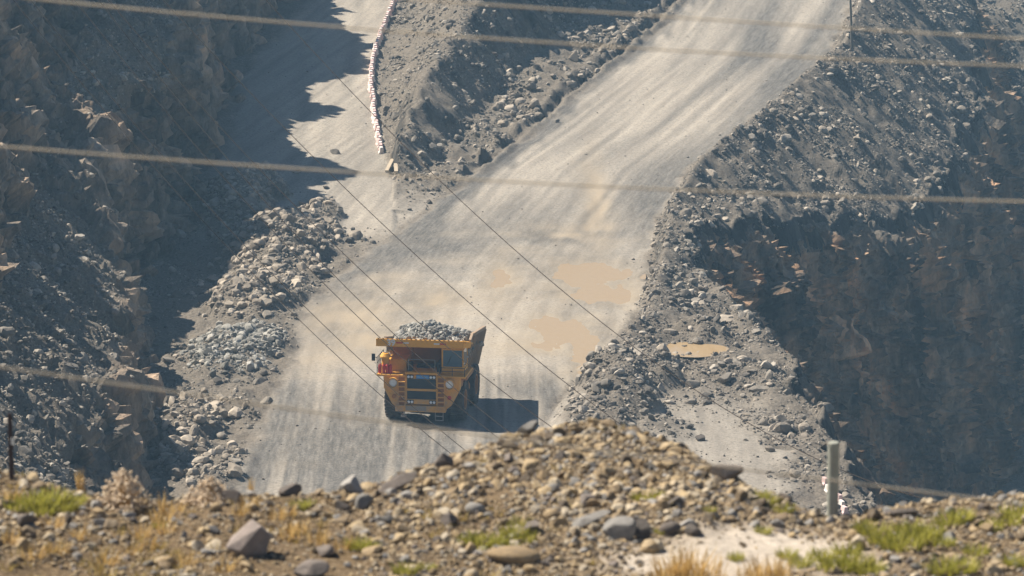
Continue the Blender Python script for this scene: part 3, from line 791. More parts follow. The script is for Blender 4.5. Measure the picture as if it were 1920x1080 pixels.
def painted(name, col, dcol, dust):
    m, nt, b = new_mat(name)
    tc = N(nt, 'ShaderNodeTexCoord').outputs['Object']
    f = noise_node(nt, tc, 1.6, 8, 0.72); f2 = noise_node(nt, tc, 7.0, 4, 0.7)
    sx = N(nt, 'ShaderNodeSeparateXYZ'); nt.links.new(tc, sx.inputs[0])
    mr = N(nt, 'ShaderNodeMapRange'); nt.links.new(sx.outputs[2], mr.inputs[0]); mr.inputs[1].default_value = 3.4; mr.inputs[2].default_value = 0.7; mr.inputs[3].default_value = 0.12; mr.inputs[4].default_value = 1.0
    mu = N(nt, 'ShaderNodeMath', operation='MULTIPLY'); nt.links.new(ramp(nt, f, [(0.36, 0.1), (0.62, dust)]), mu.inputs[0]); nt.links.new(mr.outputs[0], mu.inputs[1])
    c = mix(nt, ramp(nt, f2, [(0.5, 0.0), (0.72, 0.5)]), col, tuple(v * .6 for v in col))
    nt.links.new(mix(nt, mu.outputs[0], c, dcol), b.inputs['Base Color'])
    b.inputs['Roughness'].default_value = 0.55; b.inputs['Specular IOR Level'].default_value = 0.35
    return m
YEL = painted('ochre yellow paint', (0.76, 0.37, 0.04), (0.36, 0.29, 0.215), 0.95)
YDK = plain('worn brown orange steel', (0.40, 0.17, 0.04), 0.65, dirt=0.6, dcol=(0.2, 0.12, 0.075), scale=1.2)
BODY = plain('scuffed dump body steel', (0.33, 0.225, 0.135), 0.7, dirt=0.95, dcol=(0.26, 0.215, 0.175), scale=0.9)
BLK = plain('black steel', (0.025, 0.026, 0.028), 0.6, dirt=0.4, dcol=(0.09, 0.08, 0.07))
TYRE = plain('dusty tyre rubber', (0.045, 0.043, 0.042), 0.9, spec=0.2, dirt=0.8, dcol=(0.2, 0.175, 0.15), scale=1.1)
GRILL = plain('dark radiator', (0.03, 0.04, 0.05), 0.6, dirt=0.4, dcol=(0.1, 0.1, 0.1))
STEEL = plain('dusty grey steel', (0.3, 0.27, 0.23), 0.6, dirt=0.5)
CHROME = plain('lamp glass', (0.75, 0.8, 0.82), 0.12, spec=0.6)
WHITE = plain('white paint', (0.72, 0.72, 0.7), 0.5, dirt=0.2)
RED = plain('red paint', (0.5, 0.03, 0.03), 0.45, dirt=0.2, dcol=(0.25, 0.1, 0.08))
BLUE = plain('blue enamel', (0.04, 0.2, 0.5), 0.35)
LBLUE = plain('light blue enamel', (0.16, 0.36, 0.62), 0.35)
def glass():
    m, nt, b = new_mat('cab glass')
    b.inputs['Base Color'].default_value = (0.04, 0.1, 0.155, 1); b.inputs['Roughness'].default_value = 0.06; b.inputs['Specular IOR Level'].default_value = 0.7
    return m
GLASS = glass()
tx, ty, tz = hit(800.5, 784.5, lambda d: 0 * d + 0.05)
truck = empty('haul_truck', (tx, ty, float(np.min(height(np.linspace(tx - 2, tx + 2, 9), np.full(9, ty)))) + 0.04), radians(-8.5))
tag(truck, 'ochre yellow mining dump truck numbered 39 carrying broken rock along the haul road', 'dump truck')
def wheel(x, y, w=0.85, R=1.27):
    M = Matrix.Translation((x, y, R))
    s = 1 if x > 0 else -1
    hub = MB()
    hub.lathe([(0.0, s * (w / 2 - .2)), (0.2, s * (w / 2 - .16)), (0.24, s * (w / 2 - .05)), (0.3, s * (w / 2 - .22)), (0.5, s * (w / 2 - .2)), (0.56, s * (w / 2 - .03)), (0.64, s * (w / 2 - .02)), (0.64, -s * w / 2 * .9)], M, 32)
    h = hub.build('wheel', YDK, truck, smooth=False)
    t = MB()
    hw = w / 2
    t.lathe([(0.63, -hw + .06), (0.75, -hw), (1.0, -hw - .03), (R - .13, -hw + .02), (R - .05, -hw + .1), (R - .05, hw - .1), (R - .13, hw - .02), (1.0, hw + .03), (0.75, hw), (0.63, hw - .06)], M, 48)
    n = 30
    for k in range(n):
        a = 2 * pi * k / n
        for sd in (-1, 1):
            Q = M @ Matrix.Rotation(a + (0 if sd > 0 else pi / n), 4, 'X')
            t.box(min(sd * .04, sd * (hw + .0)), max(sd * .04, sd * (hw + .0)), -.085, .085, R - .12, R, Q)
    t.build('tyre', TYRE, h, bevel=0.0, smooth=False)
wheel(2.02, 0); wheel(-2.02, 0)
for x in (2.05, 1.22, -1.22, -2.05): wheel(x, 4.4, 0.76)
m = MB().box(-.75, -.35, -1.2, 6.4, .95, 1.6).box(.35, .75, -1.2, 6.4, .95, 1.6).cyl((-1.7, 0, 1.27), (1.7, 0, 1.27), .22).cyl((-1.7, 4.4, 1.27), (1.7, 4.4, 1.27), .38).box(-.8, .8, 1.6, 2.2, .9, 1.7)
m.build('chassis', BLK, truck, .02)
MB().cyl((1.75, 1.55, 1.5), (1.75, 2.75, 1.5), .52).build('fuel_tank', YDK, truck, .03)
MB().box(-2.2, -1.3, 1.6, 2.7, 1.1, 2.0).build('hydraulic_tank', YDK, truck, .04)
# front: hood, grille, panels, bumper
MB().box(-.97, .97, -1.86, .9, 1.3, 3.2).build('hood', YEL, truck, .03)
g = MB()
g.box(-.9, .9, -1.9, -1.86, 2.28, 2.85).box(-.9, .9, -1.9, -1.86, 1.62, 2.12)
for z in np.arange(1.66, 2.12, .075): g.box(-.88, .88, -1.925, -1.9, z, z + .022)
for z in np.arange(2.32, 2.85, .075): g.box(-.88, .88, -1.925, -1.9, z, z + .022)
g.build('grille', GRILL, truck)
MB().box(-.99, -.9, -1.96, -1.862, 1.3, 3.2).box(.9, .99, -1.96, -1.862, 1.3, 3.2).box(-.9, .9, -1.95, -1.862, 2.13, 2.27).box(-.9, .9, -1.95, -1.862, 1.3, 1.61).build('grille_frame', YEL, truck, .015)
MB().box(-1.02, 1.02, -2.04, -1.75, 3.2, 3.3).build('hood_bar', YEL, truck, .02)
MB().box(-.32, .48, -1.945, -1.87, 2.9, 3.14).build('badge', BLUE, truck, .01)
MB().box(-.27, .43, -1.952, -1.945, 2.97, 3.07).build('badge_panel', LBLUE, truck)
for z in (3.02, 1.45):
    for x in (-.69, .69):
        l = MB().box(x - .2, x + .2, -1.99, -1.952, z - .12, z + .12).build('lamp_cluster', BLK, truck, .01)
        for q in (-.1, .1): MB().cyl((x + q, -1.99, z), (x + q, -2.02, z), .085, .075).build('lamp', CHROME, l, smooth=False)
for s in (-1, 1):
    P_ = [(s * 2.38, -1.86, 2.98), (s * 2.36, -1.86, 2.25), (s * 1.86, -1.86, 1.28), (s * 1.5, -1.86, .98), (s * 1.0, -1.86, .98), (s * 1.0, -1.86, 2.98)]
    MB().prism(P_, (0, .5, 0)).build('front_panel', YEL, truck, .03)
    MB().prism([(s * 2.38, -1.34, 2.98), (s * 2.36, -1.34, 2.3), (s * 1.3, -1.34, 1.2), (s * .98, -1.34, 1.2), (s * .98, -1.34, 2.98)], (0, .9, 0)).build('inner_fender', YDK, truck, .02)
    h = MB().cyl((s * 1.75, -1.87, 2.62), (s * 1.75, -2.02, 2.62), .3).build('headlight', YEL, truck, .02)
    MB().cyl((s * 1.75, -2.02, 2.62), (s * 1.75, -2.05, 2.62), .25, .2).build('lens', CHROME, h)
    MB().lathe([(.3, -.02), (.34, -.02), (.34, .16), (.3, .16), (.3, -.02)], Matrix.Translation((s * 1.75, -2.0, 2.62)) @ Matrix.Rotation(-pi / 2, 4, 'Z'), 28).build('lamp_rim', YEL, h)
    MB().cyl((s * 1.72, -1.87, 1.75), (s * 1.72, -1.92, 1.75), .13).build('horn_cover', RED if s > 0 else YDK, truck)
    L = MB()
    for x in (s * 1.0, s * 1.44): L.beam((x, -2.08, .95), (x, -2.02, 3.1), .05)
    for z in np.arange(1.2, 3.0, .3): L.box(min(s * 1.0, s * 1.44), max(s * 1.0, s * 1.44), -2.12, -2.0, z - .03, z + .03)
    L.build('ladder', YEL, truck)
    MB().box(min(s * 1.02, s * 1.42), max(s * 1.02, s * 1.42), -1.885, -1.862, 1.25, 2.95).build('ladder_shade_panel', YDK, truck)  # flat darker panel, its colour standing in for shade behind the rungs
MB().box(-1.62, 1.5, -2.0, -1.5, .82, 1.22).build('bumper', YEL, truck, .04)
MB().box(-1.0, .3, -2.012, -2.0, .9, 1.18).build('bumper_plate', STEEL, truck)
st_ = MB()
for x in (.86, 1.34): st_.beam((x, -1.95, .3), (x, -1.95, .85), .05)
for z in (.33, .6): st_.box(.86, 1.34, -1.99, -1.91, z - .03, z + .03)
st_.build('step', STEEL, truck)
MB().box(-1.25, -.95, -2.15, -1.7, .5, .62).tube([(-1.1, -2.1, .56), (-1.1, -1.8, .84)], .05).build('tow_hook', STEEL, truck, .02)
# deck and what stands on it
MB().box(-2.8, 2.72, -1.9, -1.35, 2.98, 3.1).box(-2.8, -1.0, -1.34, 1.0, 2.98, 3.1).box(1.0, 2.72, -1.34, 1.0, 2.98, 3.1).build('deck', YEL, truck, .02)
MB().prism([(2.35, -1.3, 2.97), (2.72, -1.3, 2.97), (2.72, 1.3, 2.97), (2.35, 1.3, 2.97)], (0, 0, -.22)).build('mudguard', YDK, truck, .02)
MB().box(-2.3, -1.1, -.9, .6, 3.1, 3.85).build('cabinet', YEL, truck, .03)
MB().cyl((-2.35, -1.25, 3.3), (-2.35, -1.25, 4.05), .24).cyl((-2.35, -1.25, 4.05), (-2.35, -1.25, 4.12), .34).cyl((-2.35, -1.25, 4.12), (-2.35, -1.25, 4.3), .34, .22).build('air_cleaner', YEL, truck)
for x in (-2.62, -2.4, -2.18, -1.98): MB().cyl((x, -1.62, 3.1), (x, -1.62, 3.6), .1).cyl((x, -1.62, 3.6), (x, -1.62, 3.7), .1, .04).build('pressure_bottle', RED, truck)
MB().box(-.6, .55, -.2, .5, 3.2, 3.36).box(-1.0, -.72, -1.2, -.6, 3.2, 3.7).box(.82, 1.0, -1.2, .2, 3.1, 3.75).build('engine_top', BLK, truck, .03)
MB().tube([(-.85, -1.7, 3.3), (-.85, -1.7, 4.05), (.8, -1.7, 4.05), (.8, -1.7, 3.3)], .022).build('hood_rail', STEEL, truck)
R_ = MB()
for z in (3.45, 3.8, 4.15): R_.tube([(-2.77, -1.85, z), (-2.77, .4, z)], .022)
for y in (-1.85, -1.45, -1.05, -.65, -.2, .4): R_.tube([(-2.77, y, 3.1), (-2.77, y, 4.15)], .022)
R_.build('railing', BLK, truck)
R_ = MB()
for z in (3.4, 3.62): R_.tube([(1.1, -1.86, z), (2.66, -1.86, z), (2.66, -.9, z)], .022)
for x in (1.1, 1.9, 2.66): R_.tube([(x, -1.86, 3.1), (x, -1.86, 3.62)], .022)
R_.build('railing', BLK, truck)
mm = MB().tube([(-2.77, -1.85, 4.1), (-2.98, -1.95, 4.25)], .02).build('mirror_arm', BLK, truck)
MB().box(-3.08, -2.86, -2.0, -1.95, 3.95, 4.4).build('mirror', BLK, mm, .01)
# cab on the driver's side
cabp = MB().box(1.12, 2.5, -1.2, .4, 3.1, 3.55).box(1.12, 2.5, -1.2, .4, 4.58, 4.68)
for x, y in ((1.12, -1.2), (2.4, -1.2), (1.12, .3), (2.4, .3)): cabp.box(x, x + .1, y, y + .1, 3.55, 4.58)
cabp.build('cab', YEL, truck, .02)
MB().box(1.22, 2.4, -1.17, -1.14, 3.55, 4.58).build('windscreen', GLASS, truck)
MB().box(2.44, 2.47, -1.1, .3, 3.55, 4.58).build('side_window', GLASS, truck)
MB().box(1.22, 2.4, .32, .35, 3.55, 4.58).build('rear_window', GLASS, truck)
MB().tube([(1.45, -1.2, 3.6), (1.75, -1.2, 4.25)], .015).build('wiper', BLK, truck)
mm = MB().tube([(2.5, -1.15, 3.7), (2.62, -1.3, 3.75), (2.62, -1.3, 4.5)], .02).build('mirror_arm', BLK, truck)
MB().box(2.54, 2.72, -1.36, -1.31, 3.85, 4.55).build('mirror', STEEL, mm, .01)
# dump body
hb = MB().prism([(-2.7, 1.0, 4.66), (2.7, 1.0, 4.66), (1.8, 1.25, 2.5), (-1.8, 1.25, 2.5)], (0, .12, 0))
for x in (-1.15, 1.15): hb.box(x - .12, x + .12, .84, 1.0, 2.9, 4.5)
hb.build('headboard', YDK, truck, .01)
MB().box(-.95, .85, .86, 1.0, 3.4, 4.5).build('headboard_panel', YDK, truck, .02)
MB().prism([(-1.8, 1.25, 2.45), (1.8, 1.25, 2.45), (2.05, 6.7, 2.05), (-2.05, 6.7, 2.05)], (0, 0, .14)).build('body_floor', BODY, truck)
cn = MB().prism([(-2.72, -1.7, 5.2), (2.72, -1.7, 5.2), (2.72, 1.1, 4.62), (-2.72, 1.1, 4.62)], (0, 0, -.08))
for x in np.arange(-2.6, 2.65, .58): cn.prism([(x - .04, -1.7, 5.21), (x + .04, -1.7, 5.21), (x + .04, 1.0, 4.65), (x - .04, 1.0, 4.65)], (0, 0, .07))
canopy = cn.build('canopy', YEL, truck)
visor = MB().box(-2.84, 2.56, -1.8, -1.702, 4.83, 5.3).build('visor', YEL, canopy, .02)
for x in np.arange(-2.7, 2.5, .29): MB().prism([(x - .05, -1.78, 5.3), (x + .05, -1.78, 5.3), (x + .05, -1.5, 5.2), (x - .05, -1.5, 5.2)], (0, 0, .06)).build('visor_rib', YEL, canopy)
MB().hull([(2.57, -1.8, 4.86), (2.57, -1.8, 5.3), (3.0, -1.1, 5.1), (2.9, -1.1, 4.75), (2.57, -1.6, 4.86), (2.57, -1.6, 5.3), (2.85, -.95, 5.1), (2.8, -.95, 4.75)]).build('visor_corner', YEL, canopy, .015)
for s in (-1, 1):
    A, B, C_, D = (s * 2.72, .9, 5.1 if s > 0 else 4.72), (s * 2.5, 7.0, 4.3 if s > 0 else 3.55), (s * 2.06, 6.7, 2.1), (s * 1.82, 1.1, 2.5)
    sw = MB().prism([A, B, C_, D], (-s * .1, 0, 0)).prism([(s * 2.9, -1.1, 5.16 if s > 0 else 5.04), A, (s * 2.7, .9, 4.6), (s * 2.82, -1.1, 4.82)], (-s * .09, 0, 0))
    side = sw.build('side_wall', BODY, truck)
    rb = MB()
    for k in range(8):
        f = (k + .35) / 7.6
        a, d_ = Vector(A).lerp(Vector(B), f), Vector(D).lerp(Vector(C_), f)
        rb.beam(a + Vector((s * .06, 0, 0)), d_ + Vector((s * .06, 0, 0)), .14, .2)
    rb.build('side_rib', BODY, side)
    MB().beam(Vector(A) + Vector((0, -.0, .06)), Vector(B) + Vector((0, 0, .06)), .22, .2).beam((s * 2.88, -1.1, 5.2 if s > 0 else 5.0), (s * 2.72, .85, 5.22 if s > 0 else 4.75), .16, .14).build('top_rail', BODY, side, .02)
# markings
def text(txt, name, size, loc, mat, parent):
    cu = bpy.data.curves.new(name, 'FONT'); cu.body = txt; cu.size = size; cu.extrude = 0.004; cu.offset = 0.022; cu.align_x = 'CENTER'; cu.align_y = 'CENTER'
    cu.materials.append(mat)
    tmp = bpy.data.objects.new(name + '_curve', cu); me = bpy.data.meshes.new_from_object(tmp); bpy.data.objects.remove(tmp); bpy.data.curves.remove(cu)
    if not me.materials: me.materials.append(mat)
    o = bpy.data.objects.new(name, me); COL.objects.link(o); o.location = loc; o.rotation_euler = (pi / 2, 0, 0); o.parent = parent
    return o
text('39', 'number', 0.52, (-1.9, -1.807, 5.065), WHITE, visor)
for a, b_ in ((-1.58, -1.18), (1.12, 1.5)): MB().box(a, b_, -1.806, -1.8, 5.04, 5.13).build('red_marking', RED, visor)
for a, b_ in ((-1.17, -.8), (.75, 1.11)): MB().box(a, b_, -1.806, -1.8, 5.04, 5.13).build('white_marking', WHITE, visor)
# load
lx, lyy = np.meshgrid(np.linspace(-2.45, 2.45, 60), np.linspace(-.2, 6.6, 80))
lz = 4.5 + 1.15 * np.clip(1 - np.abs(lx + .35) / 2.7, 0, 1) ** 0.8 * np.clip(1 - np.abs(lyy - 2.0) / 4.6, 0, 1) + 0.16 * fbm(lx * 1.2, lyy * 1.2, None, 3, 300) - 0.5 * sstep(1.9, 2.45, np.abs(lx)) - .5 * sstep(3, 6.6, lyy)
n = 4200
k = RNG.integers(0, lx.size, n); sz = np.clip(0.05 / RNG.uniform(0.06, 1, n) ** 0.7, .045, .24)
P = np.stack([lx.ravel()[k], lyy.ravel()[k], lz.ravel()[k] + sz * .25], -1) + RNG.normal(size=(n, 3)) * (.05, .05, .02)
v, f = merge_rocks(P, sz, T1)
gv = np.stack([lx, lyy, lz], -1).reshape(-1, 3); gf = grid_faces(80, 60)
tri = np.concatenate([gf[:, [0, 1, 2]], gf[:, [0, 2, 3]]])
V = np.concatenate([gv, v]); F = np.concatenate([tri, f + len(gv)])
load = mesh_np('ore_heap', V, F, BLUEROCK, False)
load.location = truck.location; load.rotation_euler = truck.rotation_euler
tag(load, 'heap of broken blue grey rock piled in the bed of the yellow truck', 'rock load')
# ================================================================== wires, posts, barriers, single rocks, plants
WIRE = plain('weathered tan wire', (0.62, 0.53, 0.4), 0.6, dirt=0.2)
CABLE = plain('dull brown cable', (0.035, 0.028, 0.024), 0.8, spec=0.1)
def strand(name, pts, d0, d1, rad, mat, x0, x1, label, cat, group=None, deg=2):
    p = np.array(pts, float); c = np.polyfit(p[:, 0], p[:, 1], deg)
    A, B = min(p[0, 0], x0), max(p[-1, 0], x1)
    xs = np.linspace(A, B, 3); W = np.array([at(x, np.polyval(c, x), d0 + (d1 - d0) * (x - A) / (B - A)) for x in xs])
    t = np.linspace(0, 1, 61)                     # a hanging curve through the two ends and the middle
    q = (W[0][None] * ((1 - t) * (1 - 2 * t))[:, None] + W[1][None] * (4 * t * (1 - t))[:, None] + W[2][None] * (t * (2 * t - 1))[:, None])
    tn = np.gradient(q, axis=0); tn /= np.linalg.norm(tn, axis=1)[:, None]
    u = np.cross(tn, (0, 0, 1.0)); u /= np.linalg.norm(u, axis=1)[:, None]; w = np.cross(u, tn)
    a = np.linspace(0, 2 * pi, 8, endpoint=False)
    V = (q[:, None] + rad * (np.cos(a)[None, :, None] * u[:, None] + np.sin(a)[None, :, None] * w[:, None])).reshape(-1, 3)
    F = [[i * 8 + k, i * 8 + (k + 1) % 8, (i + 1) * 8 + (k + 1) % 8, (i + 1) * 8 + k] for i in range(60) for k in range(8)]
    return tag(mesh_np(name, V, np.array(F), mat, True), label, cat, group)
G1, G2 = 'near blurred fence wires', 'thin cables hanging over the pit'
strand('fence_wire', [(770, 0), (1040, 14), (1280, 36), (1593, 53), (1920, 73)], 24, 24, 0.00527, WIRE, -2600, 4400, 'topmost tan wire, crossing only the right part of the picture edge', 'wire', G1)
strand('fence_wire', [(90, 0), (640, 50), (1140, 87), (1547, 112), (1920, 125)], 23, 24, 0.00561, WIRE, -2600, 4400, 'second tan wire from the top, crossing over the mound and the upper road', 'wire', G1)
strand('fence_wire', [(0, 272), (500, 312), (1280, 357), (1920, 381)], 22, 24, 0.00561, WIRE, -2600, 4400, 'tan wire crossing the middle of the ramp, well above the truck', 'wire', G1)
strand('fence_wire', [(0, 686), (370, 738), (640, 779), (973, 825), (1280, 867), (1547, 903), (1920, 948)], 19, 25, 0.00612, WIRE, -2600, 4400, 'lowest tan wire, sagging below the truck and past the grey post', 'wire', G1)
CB = [
    ([(23, 20), (107, 125), (220, 252), (310, 358), (480, 525), (638, 678), (854, 842)], 'lowest thin cable, passing left of the truck towards the bank'),
    ([(40, 0), (110, 85), (230, 228), (350, 360), (500, 510), (638, 645), (880, 836)], 'second lowest thin cable, crossing the lower left of the truck'),
    ([(130, 0), (180, 85), (290, 220), (433, 360), (638, 567), (945, 816)], 'thin cable crossing the middle of the yellow truck, third from below'),
    ([(168, 0), (290, 170), (385, 275), (473, 372), (638, 534), (970, 807)], 'thin cable crossing the truck number and cab, fourth from below'),
    ([(190, 0), (320, 172), (430, 282), (510, 360), (638, 478), (740, 565), (1030, 785)], 'thin cable crossing just above the load of the truck'),
    ([(295, 0), (370, 92), (570, 294), (640, 363), (872, 555), (1073, 720), (1140, 770)], 'thin cable running right of the truck over the muddy puddles'),
    ([(545, 70), (653, 183), (703, 238), (830, 360), (1000, 500), (1187, 643)], 'topmost thin cable, passing the striped barrier row and the big puddle')]
for k, (pts, lab) in enumerate(CB):
    strand('overhead_cable', pts, 190 - 4 * k, 120 - 3 * k, .013, CABLE, pts[0][0] - 350, pts[-1][0] + 760, lab, 'cable', G2, deg=3 if False else 2)

# grey post on the bank
POSTM = plain('weathered grey green post', (0.33, 0.34, 0.29), 0.7, dirt=0.6, dcol=(0.2, 0.19, 0.16), scale=9)
bp = fg_px(1561, 966); top = at(1560, 829, bp[1])
post = empty('fence_post', (bp[0], bp[1], bp[2] - .1))
tag(post, 'round grey green post standing on the crest at the right', 'post')
H = top[2] - bp[2] + .1
MB().lathe([(.001, H), (.046, H), (.0515, H - .008), (.0525, H - .03), (.053, 0), (.001, 0)], Matrix.Rotation(-pi / 2, 4, 'Y'), 32).build('shaft', POSTM, post, smooth=False)
MB().tube([(.02, -.02, H - .012), (-.125, -.02, H - .004)], .005).build('wire_end', WIRE, post)
# dark post, far left
DPM = plain('dark brown steel', (0.05, 0.03, 0.027), 0.7)
bp2 = fg_px(22, 900); tp2 = at(18, 775, bp2[1] + .1)
dp = empty('stake', (bp2[0], bp2[1], bp2[2] - .1)); tag(dp, 'thin dark brown stake rising from the crest at the far left', 'stake')
dv = Vector(tp2) - Vector((bp2[0], bp2[1], bp2[2] - .1))
MB().beam((0, 0, 0), dv, .042, .03).build('shaft', DPM, dp, .003)
MB().box(-.012, .02, -.022, -.016, dv.z * .60, dv.z * .69, Matrix.Translation((dv.x * .6 + .018, dv.y * .6, 0))).build('reflector', WHITE, dp)
# tall pole on the berm at the top
WOOD = plain('grey weathered timber', (0.16, 0.145, 0.12), 0.8, dirt=0.4)
pp = ground_px(1598, 93)
pole = empty('utility_pole', (pp[0], pp[1], pp[2] - .3)); tag(pole, 'tall grey pole standing on the berm beside the top of the haul road', 'pole')
MB().cyl((0, 0, 0), (-.45, 0, 9), .12, .09, 14).build('shaft', WOOD, pole)
MB().box(-.35, .2, -.16, -.1, 2.35, 2.45).cyl((-.3, -.13, 2.45), (-.3, -.13, 2.62), .06).cyl((.12, -.13, 2.45), (.12, -.13, 2.68), .08).build('bracket', PALEROCK, pole)

# plastic barriers in a row along the side road
RW = [plain('faded pink red plastic', (0.7, 0.5, 0.475), 0.5, dirt=0.25, dcol=(0.5, 0.4, 0.34)), plain('white plastic', (0.74, 0.68, 0.64), 0.5, dirt=0.25, dcol=(0.5, 0.43, 0.37))]
def barrier_mesh(mat, nm):
    m = MB().prism([(-.24, -.36, 0), (.24, -.36, 0), (.24, -.36, .1), (.17, -.36, .2), (.12, -.36, .56), (-.12, -.36, .56), (-.17, -.36, .2), (-.24, -.36, .1)], (0, .72, 0)).box(-.06, .06, .36, .4, .08, .46)
    o = m.build(nm, mat, None, .03); return o
proto = [barrier_mesh(RW[0], 'road_barrier'), barrier_mesh(RW[1], 'road_barrier')]
bl = [(758, -35), (745, 0), (735, 22), (722, 52), (708, 90), (699, 135), (698, 165), (705, 220), (712, 262), (718, 294)]
pts = np.array([hit(px - 2, py, zb) for px, py in bl]); seg = np.concatenate([[0], np.cumsum(np.linalg.norm(np.diff(pts, axis=0), axis=1))])
nb = int(seg[-1] / 0.82)
for k in range(nb):
    s0 = k * 0.82
    p = [np.interp(s0, seg, pts[:, c]) for c in range(3)]; q = [np.interp(s0 + .5, seg, pts[:, c]) for c in range(3)]
    src = proto[k % 2]
    o = src if k < 2 else src.copy()
    if k >= 2: COL.objects.link(o)
    p[0] += random.uniform(-.08, .08)
    o.location = (p[0], p[1], float(height(p[0], p[1])) - .04)
    o.rotation_euler = (0, 0, atan2(q[1] - p[1], q[0] - p[0]) - pi / 2 + random.uniform(-.06, .06))
    tag(o, ('faded red' if k % 2 == 0 else 'white') + ' plastic block in the long red and white barrier row beside the side road', 'barrier', ('red' if k % 2 == 0 else 'white') + ' blocks of the barrier row by the side road')
for k, (px, py) in enumerate([(1547, 908), (1553, 922), (1573, 940), (1578, 952), (1583, 962)]):
    g = ground_px(px, py)
    o = proto[k % 2].copy(); COL.objects.link(o); o.scale = (.75, .75, .75); o.location = (g[0], g[1], g[2] - .04); o.rotation_euler = (0, 0, radians(18))
    tag(o, ('faded red' if k % 2 == 0 else 'white') + ' plastic barrier block partly hidden behind the grey green post', 'barrier', ('red' if k % 2 == 0 else 'white') + ' barrier blocks behind the post')

# planks by the end of the barrier row
TIM = plain('sun bleached timber', (0.45, 0.37, 0.27), 0.8, dirt=0.3)
for (a, b_, lab) in [((736, 302), (725, 324), 'bleached timber plank lying past the near end of the barrier row'), ((742, 312), (743, 326), 'short pale timber offcut beside the longer plank near the barriers')]:
    pa, pb = ground_px(*a), ground_px(*b_)
    L = Vector(pb) - Vector(pa)
    o = MB().beam((0, 0, 0), L, .3, .16).box(-.17, .17, -.05, .05, .02, .08, Matrix.Translation(L * .3)).build('plank', TIM, None, .01)
    o.location = (pa[0], pa[1], pa[2] + .12); tag(o, lab, 'plank')

# single rocks of the pit
def boulder(px, py, size, mat, lab, seed, stretch=(1, 1, 1), group=None, rounded=False, name='boulder', sink=.25, rot=None):
    g = ground_px(px, py)
    if not g: return
    o = rock_object(name, (g[0], g[1], g[2] + size * sink), size, mat, seed, rounded, stretch, rot)
    tag(o, lab, 'rock', group)
boulder(1076, 112, .75, PALEROCK, 'largest pale block at the foot of the mound beside the upper haul road', 1)
boulder(627, 289, .5, RUBBLE, 'dark reddish boulder lying alone on the sunlit side road', 2)
boulder(557, 325, .36, RUBBLE, 'small dark rock on the side road close to the shadow edge', 3)
boulder(612, 352, .38, RUBBLE, 'flat dark rock on the side road below the lone boulder', 4, (1.3, 1, .5))
boulder(1045, 229, .3, RUBBLE, 'small dark stone lying alone in the middle of the haul road', 5)
boulder(444, 884, .62, PALEROCK, 'pale flat boulder at the lower edge of the left rubble beside the road', 6, (1.3, .9, .6))
boulder(436, 836, .4, PALEROCK, 'pale boulder above the flat boulder at the left road edge', 7)
boulder(415, 822, .45, RUBBLE, 'grey boulder uppermost of the cluster at the left road edge', 8)
boulder(1358, 716, .62, RUBBLE, 'tall grey boulder on the shelf just below the yellow pool', 9)
boulder(1300, 727, .5, RUBBLE, 'grey boulder in the rubble strip on the shelf below the pool', 10)
boulder(1425, 735, .55, RUBBLE, 'wide grey boulder at the right end of the shelf rubble', 11, (1.3, 1, .8))
boulder(1315, 826, .35, DARKROCK, 'dark rock on the pale shelf above the foreground crest', 12)
boulder(1362, 602, .6, PALEROCK, 'pale slab stone near the cliff edge above the pool', 13, (1.4, 1, .4))
boulder(522, 668, .42, PALEROCK, 'pale stone at the right tip of the blue grey heap', 14)
boulder(82, 826, .75, PALEROCK, 'pale block sticking out of the dark slope at lower left', 15)
boulder(215, 765, .7, RUBBLE, 'rounded block on the lip of the small cliff at lower left', 16)
BIG = [(489, 462, .8), (452, 478, .6), (505, 425, .6), (540, 432, .7), (563, 440, .6), (398, 527, .7), (430, 575, .75), (455, 577, .6), (487, 572, .8), (445, 545, .6), (475, 535, .5), (410, 492, .5), (520, 455, .5), (470, 600, .5), (500, 590, .5), (548, 470, .5), (590, 430, .45), (602, 470, .45), (470, 372, .5), (440, 350, .5), (495, 405, .5), (417, 505, .45), (460, 505, .55), (428, 525, .5), (535, 500, .45)]
for k, (px, py, s) in enumerate(BIG):
    boulder(px, py, s * .72, PALEROCK, 'pale angular block in the coarse heap between the side road and the shadow', 40 + k, group='blocks of the pale coarse heap')
BIG = [(410, 610, .4), (375, 640, .35), (425, 620, .5), (440, 660, .4), (470, 690, .45), (420, 690, .5), (390, 665, .35), (500, 650, .4), (480, 630, .35), (360, 655, .35), (455, 640, .35), (400, 705, .35), (505, 665, .35)]
for k, (px, py, s) in enumerate(BIG):
    boulder(px, py, s, BLUEROCK, 'blue grey ore block in the heap of fresh rock left of the truck', 70 + k, group='blocks of the blue grey heap')
BIG = [(268, 808, .5), (285, 805, .6), (305, 845, .5), (325, 830, .6), (295, 835, .5), (310, 860, .45), (335, 848, .55), (310, 825, .45), (345, 815, .4), (405, 770, .4), (375, 745, .4), (385, 735, .35), (330, 780, .4), (415, 845, .35), (425, 860, .4), (390, 900, .35)]
for k, (px, py, s) in enumerate(BIG):
    boulder(px, py, s * .9, PALEROCK, 'grey block in the loose pile at the road edge above the crest on the left', 90 + k, group='blocks of the lower left pile')
BIG = [(1090, 145, .5), (1130, 95, .5), (1170, 70, .45), (1160, 85, .5), (1190, 55, .4), (1060, 130, .4), (1095, 130, .4), (1120, 135, .4), (990, 160, .35), (930, 250, .4), (860, 250, .4), (1010, 170, .4), (1200, 30, .4), (890, 275, .35)]
for k, (px, py, s) in enumerate(BIG):
    boulder(px, py, s * .9, PALEROCK, 'pale broken block along the foot of the shaded mound', 110 + k, group='blocks at the foot of the mound')
